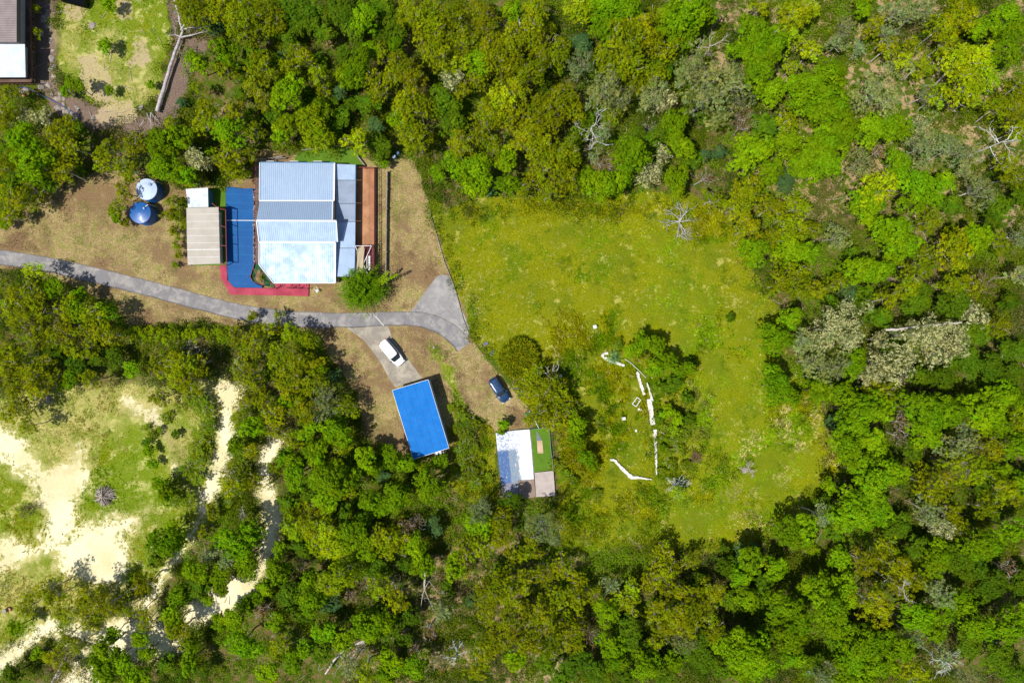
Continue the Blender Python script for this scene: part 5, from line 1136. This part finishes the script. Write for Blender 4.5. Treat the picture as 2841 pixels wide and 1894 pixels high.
# -------- fallen trunks
def log(name, pts, r0, r1, label, mat=None, limbs=(), f=None, cat='fallen tree'):
    P_ = [f(*p) for p in pts]; n = len(P_); t = empty(name, P_[0], 0, label, cat)
    W = [Vector((p.x-P_[0].x, p.y-P_[0].y, p.z-P_[0].z)) for p in P_]
    q = np.random.default_rng(int(P_[0].x*7) % 97); mb = MB(); D = []
    for a, b in zip(W[:-1], W[1:]):
        for s in range(4): D.append(a.lerp(b, s/4)+Vector((q.normal()*.03, q.normal()*.03, 0)))
    D.append(W[-1]); m = len(D)
    mb.tube(D, [(r0+(r1-r0)*i/(m-1))*q.uniform(.93,1.07) for i in range(m)], 12); mb.build('trunk', mat or M_pale, t)
    for (pl, ra, rb) in limbs:
        L_ = [f(*p)-P_[0] for p in pl]; lb = MB(); k = len(L_)
        lb.tube(L_, [ra+(rb-ra)*i/(k-1) for i in range(k)], 8)
        for i in range(1, k):
            for _ in range(2): branch(lb, L_[i], (L_[i]-L_[i-1]).normalized()+Vector((q.normal()*.7, q.normal()*.7, .1)), q.uniform(.5,1.4), max(.018, rb*.7), 1, q, .6, 2, .0, .014)
        lb.build('limb', mat or M_pale, t)
    return t
M_grey = worn('silver_wood', (.52,.50,.52), (.28,.24,.23), .85, sc=2.5, amt=.9, fine=10)
log('fallen_tree', [(1440,1025,.45),(1490,870,.4),(1550,660,.4),(1600,500,.4),(1655,350,.45),(1680,290,.5)], .32, .17, 'long silver fallen tree lying beside the upper left clearing', M_grey,
    [([(1680,290,.5),(1650,200,.6),(1640,120,.5),(1610,40,.5),(1600,-20,.5)], .16, .09), ([(1660,345,.5),(1760,325,.6),(1850,300,.6),(1905,292,.5)], .13, .04),
     ([(1690,270,.6),(1740,255,.7),(1830,262,.6),(1910,238,.5)], .12, .04), ([(1660,280,.6),(1700,220,.8),(1730,150,.8),(1745,60,.6),(1748,0,.6)], .15, .07),
     ([(1655,340,.4),(1612,320,.3),(1610,260,.3)], .09, .03), ([(1650,370,.3),(1650,450,.3)], .08, .03)], J)
log('fallen_branch', [(1390,1035,.2),(1380,1090,.2),(1395,1190,.15)], .10, .03, 'splintered branch below the fallen log butt', M_grey, [([(1390,1040,.2),(1420,1080,.2),(1465,1130,.1)], .07, .02),([(1350,1040,.2),(1375,1110,.2)], .06, .02)], J, 'branch')
log('fallen_branch', [(1320,1110,.2),(1300,1140,.2),(1280,1165,.15)], .06, .03, 'short white branch in the dirt below the boulder', M_grey, [], J, 'branch')
log('fallen_tree', [(1050,440,1.2),(1130,455,1.4),(1210,470,1.4),(1300,475,1.5),(1380,485,1.6)], .42, .30, 'thick brown fallen trunk in the right-hand forest', M_bark, [([(1380,485,1.6),(1420,480,1.7),(1470,510,1.6)], .16, .06),([(1380,490,1.6),(1440,505,1.6),(1462,535,1.5)], .14, .05),([(1300,470,1.5),(1312,440,1.9)], .12, .07)], crop(2041,600,2.614))
log('fallen_tree', [(1090,820,8),(1170,822,8.3),(1250,808,8.6),(1420,790,9),(1640,770,9.3)], .20, .10, 'pale leaning trunk between the cream-flowered giants', M_pale, [], crop(2041,600,2.614), 'leaning trunk')
log('fallen_tree', [(430,1560,.4),(470,1480,.5),(540,1350,.5)], .24, .14, 'upper grey log in the bottom left corner', M_grey, [], HH, 'log')
log('fallen_tree', [(470,1530,.3),(495,1490,.3),(530,1440,.3)], .26, .20, 'shorter grey log in the bottom left corner', M_grey, [], HH, 'log')
log('fallen_tree', [(1800,1325,.5),(1880,1350,.5),(2000,1375,.5),(2130,1402,.5)], .16, .10, 'straight pale log lying in the lower forest', M_pale, [], HH)
log('dead_tree', [(800,1500,2.0),(860,1400,2.4),(940,1320,2.8),(1090,1255,3.2)], .14, .20, 'sprawling dead tree with tangled limbs at the bottom edge', M_pale,
    [([(1085,1258,3.2),(1060,1300,3),(1000,1370,2.6)], .12, .05), ([(1080,1262,3.2),(1090,1310,3),(1040,1380,2.6)], .10, .04), ([(940,1320,2.8),(870,1310,2.8),(815,1330,2.6)], .10, .04),
     ([(900,1360,2.6),(940,1400,2.4),(900,1450,2.2)], .09, .03), ([(1000,1290,3),(960,1260,2.6),(900,1290,2.6)], .08, .03), ([(1060,1270,3),(1020,1330,2.6),(980,1350,2.6)], .08, .03)], crop(600,1300,2.64), 'dead tree')
log('dead_tree', [(1540,640,1),(1530,760,1.5),(1524,880,2)], .12, .18, 'bare white snag in the lower forest', M_pale,
    [([(1524,880,2),(1560,820,2.5),(1620,900,2.5)], .07, .03), ([(1524,880,2),(1510,930,2.3),(1500,1000,2.3)], .08, .03), ([(1524,880,2),(1550,940,2.3),(1570,985,2.3)], .07, .03)], crop(600,1300,2.64), 'dead tree')
def bare(name, f, cx, cy, r, label, cat='bare tree', mat=None, k=9, z=0, lift=.5, seed=1, thick=.06):
    p = f(cx, cy, z*.6); q = np.random.default_rng(seed+300); t = empty(name, (p.x, p.y, gz1(p)), 0, label, cat)
    mb = MB(); mb.tube([(0,0,-.2),(q.normal()*.05,q.normal()*.05,z*.5),(0,0,z)], [thick*1.6, thick*1.3, thick], 7); mb.build('trunk', mat or M_grey, t)
    mb = MB()
    for i in range(k):
        a = 6.283*i/k+q.normal()*.3
        branch(mb, (0,0,z*q.uniform(.5,1)), (math.cos(a), math.sin(a), lift), r*q.uniform(.5,.8), thick*.8, 2, q, .45, 3, .1, .016)
    mb.build('limb', mat or M_grey, t); return t
M_bone = worn('bleached_wood', (.66,.66,.64), (.46,.45,.42), .8, sc=3)
F5 = crop(1450,850,2.851)
bare('bare_shrub', F5, 1210,1412, 1.9, 'leafless white shrub at the foot of the white walls', mat=M_bone, k=14, z=1.6, seed=1)
bare('bare_shrub', SHD, 1800,560, 1.9, 'upper bleached bare shrub right of the dark parked car', mat=M_bone, k=8, z=2.6, seed=2)
bare('bare_shrub', SHD, 1855,760, 1.4, 'lower bleached bare shrub right of the dark parked car', mat=M_bone, k=7, z=2.4, seed=3)
bare('fallen_dead_bush', crop(1665,0,2), 440,1230, 3.6, 'grey fallen dead tree sprawled at the top of the field', 'dead tree', M_grey, 11, .9, .1, 4, .09)
bare('dead_tree', crop(2041,0,2.614), 1850,1060, 3.4, 'bleached white dead tree in the right-hand forest', 'dead tree', M_bone, 6, 8, .3, 5, .075)
bare('dead_tree', crop(1300,0,2.614), 1740,360, 2.6, 'thin bare grey tree above the big silver tree', 'dead tree', M_pale, 6, 5, .3, 6, .07)
bare('dead_tree', crop(1300,0,2.614), 880,960, 3.4, 'bare white limbs reaching out of the forest above the field', 'dead tree', M_bone, 5, 8, .2, 7, .055)
bare('dead_tree', crop(1300,0,2.614), 370,230, 1.9, 'pale bare limbs near the top edge', 'dead tree', M_bone, 5, 8, .2, 8, .07)
bare('dead_tree', crop(2041,1200,2.259), 1240,1390, 2.8, 'forked white dead limbs near the bottom right', 'dead tree', M_bone, 5, 8, .2, 9, .06)
bare('dead_tree', crop(2041,1200,2.259), 970,930, 1.8, 'bare pale twigs inside the lower right forest', 'dead tree', M_pale, 6, 9, .3, 10, .06)
bare('dead_tree', crop(600,1300,2.64), 1760,1340, 2.0, 'bare whitish crown in the bottom forest', 'dead tree', M_bone, 7, 6, .3, 11, .07)
bare('dead_shrub', F5, 1362,1190, 1.1, 'reddish brown dead shrub in the lower field', 'dead shrub', worn('red_twig', (.22,.12,.09)), 22, .8, .7, 12, .03)
bare('dead_shrub', HH, 230,150, 1.5, 'dark twiggy bush left of the sandy clearing', 'dead shrub', worn('dark_twig', (.12,.11,.05)), 22, .7, .5, 13, .035)
bare('dead_shrub', HH, 1720,510, 1.2, 'purplish grey leafless bush between the tracks', 'dead shrub', worn('violet_twig', (.34,.29,.30)), 26, 1.6, .6, 14, .025)
bare('dead_shrub', crop(2041,1200,2.259), 80,225, 1.3, 'thin grey leafless bush on the lower right field', 'dead shrub', M_pale, 10, .8, .3, 15, .03)
bare('dead_shrub', crop(600,1300,2.64), 210,330, 1.2, 'thin pale saplings between the two dirt tracks', 'dead shrub', M_pale, 8, 3, .6, 16, .04)
lump('rock', crop(2041,1200,2.259)(60,236), .55, M_stone, 'flat grey rock under the grey bush on the lower right field', 'rock', .3, 60)
lump('rock', crop(0,900,2.94)(385,605), .55, M_stone, 'pale grey rock at the edge of the left clearing', 'rock', .5, 61)
# burn pile
p = crop(0,900,2.94)(850,1400); t = empty('twig_pile', (p.x,p.y,gz1(p)), 0, 'round heap of grey-brown cut branches on the left green mound', 'branch heap')
q = np.random.default_rng(5)
for part, m_, n_ in (('branches', M_pale, 150), ('dark_branches', M_bark, 90)):
    mb = MB()
    for i in range(n_):
        a = q.uniform(0,6.283); r0 = q.uniform(0,.5); L = q.uniform(.7,1.5); b = a+q.normal()*.5; z0 = 1.0*(1-r0)*q.uniform(.4,1.1)
        s = Vector((r0*math.cos(a), r0*math.sin(a), z0+.1)); e = s+Vector((L*math.cos(b), L*math.sin(b), -z0*q.uniform(.4,1.0)))
        mb.tube([s, s.lerp(e,.5)+Vector((0,0,.06)), e], [.05, .045, .03], 5)
    mb.build(part, m_, t)
# wood rubble under the bamboo hedge
for nm, f, cx, cy, rr_, lab, sd in (('branch_heap', crop(0,900,2.94), 1590,190, 1.7, 'brown heap of broken branches under the light green hedge', 1), ('branch_heap', crop(1300,0,2.614), 1290,930, 1.4, 'loose heap of pale branches in the forest above the field', 2)):
    p = f(cx, cy); q = np.random.default_rng(sd+80); mb = MB()
    for i in range(70):
        a = q.uniform(0,3.14); L = q.uniform(.4,1.3); c = Vector((p.x+q.normal()*rr_*.6, p.y+q.normal()*rr_*.4, gz1(p)+q.uniform(.1,.5))); d = Vector((math.cos(a), math.sin(a), q.normal()*.1))*L/2
        mb.tube([c-d, c+d], [.05,.03], 5)
    tag(mb.build(nm, M_pale), lab, 'branch heap')
# -------- special plants
def frond_plant(name, p, r, H, nst, col, label, cat, seed, lw=.10, upright=.5, per=26, z0=0, ll=None, group=None):
    """many long arching stems set with leaves on both sides"""
    q = np.random.default_rng(seed); cs = []; ns = []; ts = []
    for i in range(nst):
        a = i*2.39996+q.normal()*.3; reach = r*math.sqrt((i+.5)/nst)*q.uniform(.75,1.25); h = H*(1-.45*(reach/r)**2)*q.uniform(.85,1.1)
        k = per; t = np.linspace(.25, 1, k)
        cx = np.cos(a)*reach*t**1.3; cy = np.sin(a)*reach*t**1.3; cz = z0+h*(t**.6)
        w = (ll or r*.11)*(1-.75*t)+.04
        side = np.where(np.arange(k) % 2 == 0, 1, -1)*q.uniform(.4,1.3,k)
        cs.append(np.stack([cx-np.sin(a)*w*side+q.normal(size=k)*.03, cy+np.cos(a)*w*side+q.normal(size=k)*.03, cz+q.normal(size=k)*.05], 1))
        ns.append(unit(np.stack([np.cos(a)*upright+q.normal(size=k)*.35, np.sin(a)*upright+q.normal(size=k)*.35, np.full(k,.9)], 1)))
        tn = q.uniform(.7,1.2)*(.65+.6*t)*q.uniform(.8,1.2,k); ts.append(np.stack([tn*(1+q.normal()*.06), tn, tn], 1))
    v, f = leaf_quads(np.concatenate(cs), np.concatenate(ns), lw, .38, q)
    e = empty(name, (p.x,p.y,gz1(p)), 0, label, cat, group)
    c = link('crown', mesh_np('crown', v, f, M_leaf, np.repeat(np.clip(np.concatenate(ts),.2,1.8), 4, 0)), e); c.color = (*col, 1)
    mb = MB()
    for i in range(5): a = i*1.3; mb.tube([(0,0,-.1),(math.cos(a)*r*.12, math.sin(a)*r*.12, H*.5),(math.cos(a)*r*.3, math.sin(a)*r*.3, H*.8+z0)], [.09,.06,.03], 6)
    mb.build('trunk', M_bark, e); return e
frond_plant('plumed_tree', H1(1725,1330,4.2), 4.1, 4.6, 340, (.11,.215,.003), 'lime green plumed tree covering the lower right house corner', 'plumed tree', 11, .15, .35, 34, ll=.34)
for i, (x, y, lb) in enumerate(((2060,1215,'longest lime plume reaching right over dry grass'),(1985,1190,'short lime plume above the retaining wall end'))):
    a_, b_ = H1(1880,1300,3.2), H1(x,y,3.6); q = np.random.default_rng(i+5); n_ = 260; t = q.random(n_); w = .28*(1-t*.7)
    d = (b_-a_); nr = Vector((-d.y, d.x, 0)).normalized(); o = q.normal(size=n_)*w
    cs = np.array([list(a_+d*tt*1.12+nr*oo+Vector((0,0,q.normal()*.06))) for tt, oo in zip(t, o)])
    v, f = leaf_quads(cs, unit(q.normal(size=(n_,3))*.4+np.array([-.2,-.2,1])), .12, .4, q)
    pl = link('plume', mesh_np('plume', v, f, M_leaf, np.repeat(np.repeat(q.uniform(.8,1.3,(n_,1)),3,1),4,0)), None); pl.color = (.24,.36,.005,1)
    root_ = [o for o in C.objects if o.name.startswith('plumed_tree')][0]; pl.parent = root_; pl.matrix_parent_inverse = Matrix.Translation(-Vector(root_.location))
def spiky(p, r, H, label):
    q = np.random.default_rng(21); cs = []; n_ = 420; V = []; Ff = []; T_ = []
    for i in range(n_):
        a = i*2.39996; d = math.sqrt((i+.5)/n_)*r*.92; c = np.array([math.cos(a)*d, math.sin(a)*d, H*(1-.45*(d/r)**2)*q.uniform(.8,1.05)])
        m = 12; u = unit(q.normal(size=(m,3))*.75+np.array([math.cos(a)*.55*d/r, math.sin(a)*.55*d/r, .30])); L = q.uniform(.45,.85,(m,1))
        sd = unit(np.cross(u, q.normal(size=(m,3))))*.055; b0 = c-sd; b1 = c+sd; tip = c+u*L; md = c+u*L*.6
        V.append(np.stack([b0+0*tip, b1+0*tip, md+sd*1.0, tip], 1).reshape(-1,3)); tn = q.uniform(.5,1.35,(m,1)); yl = (q.random((m,1)) < .45)
        T_.append(np.repeat(np.where(yl, tn*np.array([[1.6,1.25,.8]]), tn*np.array([[.8,1,.8]])), 4, 0))
    V = np.concatenate(V); F = np.arange(len(V)).reshape(-1,4)
    e = empty('spiky_clump', (p.x,p.y,gz1(p)), 0, label, 'spiky clump'); c = link('crown', mesh_np('crown', V, F, M_leaf, np.concatenate(T_)), e); c.color = (.24,.28,.010,1)
    mb = MB()
    for i in range(12): a = i*.9; mb.tube([(math.cos(a)*r*.3, math.sin(a)*r*.3, -.1),(math.cos(a)*r*.6, math.sin(a)*r*.6, H*.75)], [.07,.05], 6)
    mb.build('trunk', M_bark, e)
spiky(SHD(1535,410,1.6), 3.25, 2.3, 'big round yellow-green spiky clump above the dark parked car')
frond_plant('star_leaf_shrub', FLD(350,130,1), 1.35, 1.3, 34, (.20,.36,.12), 'pale green star-leaved shrub on the angular white wall', 'shrub', 13, .12, .5, 18)
frond_plant('court_palm', H1(815,1235,.6), .7, .8, 12, (.22,.28,.01), 'small yellow-green palm inside the triangular court', 'palm', 14, .10, .5, 14, z0=.1)
c = H1(1090,75,.3); lump('rock', c, .5, worn('mossy_rock', (.10,.16,.03), (.05,.08,.02), .95, sc=3, amt=1), 'mossy green mound left of the back lawn', 'mound', .5, 90)
# barrels
for (x, y, lb) in ((2090,95,'upper blue barrel in the trees right of the deck'),(2055,130,'lower blue barrel in the trees right of the deck')):
    p = H1(x,y); t = empty('barrel', (p.x,p.y,0), 0, lb, 'barrel'); mb = MB(); mb.lathe([(.27,0),(.29,.1),(.28,.3),(.30,.33),(.28,.36),(.28,.6),(.29,.8),(.26,.86)], n=20); mb.build('body', M_tank, t)
    mb = MB(); mb.lathe([(.25,.862),(.24,.88),(.01,.885)], n=20); mb.build('lid', M_tanktop, t)
# -------- wheelie bin lying on its back
p = SUV(1172,1135,.4); t = empty('wheelie_bin', (p.x,p.y,.02), R_(-78), 'green wheelie bin with red lid above the turf slab', 'bin')
mb = MB(); L0, L1 = -.42, .48
vs = [(L0,-.21,.02),(L0,.21,.02),(L0,.21,.46),(L0,-.21,.46),(L1,-.28,.0),(L1,.28,.0),(L1,.28,.58),(L1,-.28,.58)]
mb.add([(-x,y,z) for x,y,z in vs], [(0,1,2,3),(7,6,5,4),(0,4,5,1),(1,5,6,2),(2,6,7,3),(3,7,4,0)]); mb.build('body', worn('bin_green', (.03,.26,.13), (.05,.36,.22), .4, sc=3), t)
mb = MB(); mb.box((-.52,0,.29), (.07,.60,.62)); mb.build('lid', worn('bin_red', (.42,.03,.02), None, .4), t)
for s in (-1,1): mb = MB(); mb.tube([(.36,s*.22,.06),(.36,s*.29,.06)], .1, 14); mb.build('wheel', M_black, t)
mb = MB(); ps = [DW(*p,.1) for p in ((985,478),(1003,540),(1020,600),(1045,662),(1064,733),(1078,770))]
for a, b in zip(ps[:-1], ps[1:]): mb.beam(a, b, .10, .30)
tag(mb.build('timber_edging', M_timber), 'thin timber edging between dry yard and green field', 'edging')
# -------- vehicles
def outline(a, w, n, m=40, tf=1.0, tr=1.0):
    pts = []
    for i in range(m):
        t = 2*math.pi*i/m; c, s = math.cos(t), math.sin(t)
        x = a*math.copysign(abs(c)**(2/n), c); y = w*math.copysign(abs(s)**(2/n), s)
        k = tf if x > 0 else tr; y *= 1-(1-k)*(abs(x)/a)**3; pts.append((x, y))
    return pts
def car(loc, rz, S, paint, label):
    t = empty('parked_car' if not S.get('van') else 'parked_van', loc, rz, label, 'car' if not S.get('van') else 'van')
    a, w = S['L']/2, S['W']/2; belt = S['belt']; m = 40
    def layer(k, zf, sx=1, sy=1, dx=0): return [(x*sx+dx, y*sy, zf(x*sx)) for x, y in outline(a, w, 5.5, m, S['tf'], .93)]
    Ls = [layer(0, lambda x: .20, .95, .93), layer(1, lambda x: .33, .995, .985), layer(2, lambda x: .55, 1, 1), layer(3, lambda x: min(.74, belt(x)-.10), .997, .995),
          layer(4, lambda x: belt(x)-.03, .985, .965), layer(5, lambda x: belt(x)+.012, .95, .90), layer(6, lambda x: belt(x)+.035, .6, .55), layer(7, lambda x: belt(x)+.04, .2, .2)]
    mb = MB(); vs = [p for l in Ls for p in l]
    mb.add(vs, [(i*m+k, i*m+(k+1) % m, (i+1)*m+(k+1) % m, (i+1)*m+k) for i in range(len(Ls)-1) for k in range(m)]+[tuple(range(m))[::-1], tuple((len(Ls)-1)*m+k for k in range(m))], True)
    body = mb.build('body', paint, t)
    # cabin: glass shell between the belt line and the roof
    gb0, gb1, gt0, gt1 = S['glass_base']; zr = S['zr']; tw = S['tw']
    ob = outline((gb1-gb0)/2, w*.90, 6, m, S['gf'], .95); ot = outline((gt1-gt0)/2, tw, 7, m, .93, .95)
    B = [(x+(gb0+gb1)/2, y, belt(x+(gb0+gb1)/2)-.01) for x, y in ob]; T_ = [(x+(gt0+gt1)/2, y, zr-.04) for x, y in ot]
    fr, rr, sl_, sr, pil = MB(), MB(), MB(), MB(), MB()
    for k in range(m):
        k2 = (k+1) % m; quad_ = [B[k], B[k2], T_[k2], T_[k]]; cx = (ob[k][0]+ob[k2][0])/((gb1-gb0)); cy = (ob[k][1]+ob[k2][1])/2
        th = 2*math.pi*(k+.5)/m; c, s = math.cos(th), math.sin(th)
        tgt = fr if c > .78 else rr if c < -.80 else pil if (abs(c) > .70 or abs(abs(c)-.12) < .06) else (sl_ if s > 0 else sr)
        tgt.add(quad_, [(0,1,2,3)], True)
    fr.build('windscreen', M_glass, t); rr.build('rear_window', M_glass, t); sl_.build('side_window', M_glass, t); sr.build('side_window', M_glass, t); pil.build('pillars', paint if not S.get('van') else M_black, t)
    mb = MB(); oo = [(x+(gt0+gt1)/2, y) for x, y in ot]; vs = []
    for sc_, z in ((1.02, zr-.05), (1.03, zr-.02), (.99, zr+.005), (.9, zr+.03), (.5, zr+.05), (.15, zr+.055)):
        cx = (gt0+gt1)/2; vs += [(cx+(x-cx)*sc_, y*sc_, z) for x, y in oo]
    mb.add(vs, [(i*m+k, i*m+(k+1) % m, (i+1)*m+(k+1) % m, (i+1)*m+k) for i in range(5) for k in range(m)]+[tuple(5*m+k for k in range(m)), tuple(range(m))[::-1]], True)
    roof = mb.build('roof', paint, t)
    for s in (-1, 1):
        mb = MB(); mb.beam((gt0+.25, s*tw*.86, zr+.045), (gt1-.35, s*tw*.86, zr+.045), .035, .05); mb.build('roof_rail', paint if S.get('van') else M_black, roof)
        mb = MB(); x = S['mx']; mb.box((x, s*(w+.07), belt(x)+.06), (.16,.20,.15)); mb.box((x+.02, s*(w-.03), belt(x)+.03), (.06,.12,.05)); mb.build('wing_mirror', paint if not S.get('van') else M_black, t)
        mb = MB(); mb.box((a-.17, s*w*.66, belt(a-.2)-.07), (.26,.36,.12), -s*.35); mb.build('headlight', glossy('lamp_glass', (.45,.50,.55), .1), t)
        mb = MB(); mb.box((-a+.07, s*w*.74, belt(-a)+.05 if S.get('van') else .78), (.12,.26,.34 if S.get('van') else .20), s*.2); mb.build('tail_light', glossy('lamp_red', (.50,.015,.01), .2), t)
        mb = MB(); mb.beam((gb1-.06, s*.08, belt(gb1)+.02), (gb1-.12, s*.08+.55*(1 if s>0 else .9), belt(gb1)+.05), .025, .02); mb.build('wiper', M_black, t)
        for x in (S['wf'], S['wr']):
            mb = MB(); mb.tube([(x, s*(w-.20), .32), (x, s*(w-.015), .32)], .32, 24); wh = mb.build('wheel', M_black, t)
            mb = MB(); mb.tube([(x, s*(w-.014), .32), (x, s*(w+.004), .32)], .20, 16); mb.build('rim', M_steel, wh)
    mb = MB(); y_ = w*.78; mb.beam((gb1+.14, 0, belt(gb1+.14)+.045), (a-.28, 0, belt(a-.3)+.05), .012, .012)
    for s in (-1,1): mb.beam((gb1+.10, s*w*.58, belt(gb1+.1)+.03), (a-.30, s*w*.46, belt(a-.3)+.035), .02, .012)
    mb.build('bonnet_crease', paint, t)
    mb = MB(); mb.box((a-.02, 0, .48), (.03,.9,.14)); mb.build('grille', M_black, t)
    return t
P_white = glossy('white_car_paint', (.82,.83,.84), .22); P_blue = glossy('dark_blue_car_paint', (.014,.050,.135), .18, .3)
vb = lambda x: 1.02 if x < 1.1 else 1.02-.20*((x-1.1)/1.3)**1.6
a_, b_ = VAN(455,555,1), VAN(990,1190,1); d = b_-a_; c = (a_+b_)/2
car((c.x+.12, c.y-.02, .03), math.atan2(d.y, d.x), dict(L=4.75, W=1.86, belt=vb, tf=.80, glass_base=(-2.22,1.50,-2.05,.72), zr=1.74, tw=.74, gf=.86, mx=1.05, wf=1.45, wr=-1.4, van=True), P_white, 'white people mover parked on the concrete pad above the blue workshop')
sb = lambda x: 1.03 if x < .8 else 1.03-.13*((x-.8)/1.4)**2
a_, b_ = SUV(315,285,1), SUV(640,785,1); d = b_-a_; c = (a_+b_)/2
car((c.x, c.y, .0), math.atan2(d.y, d.x), dict(L=4.35, W=1.80, belt=sb, tf=.86, glass_base=(-2.0,1.02,-1.85,.38), zr=1.66, tw=.68, gf=.92, mx=.72, wf=1.35, wr=-1.3), P_blue, 'dark blue four-wheel drive parked on dry grass beside the shrubs')
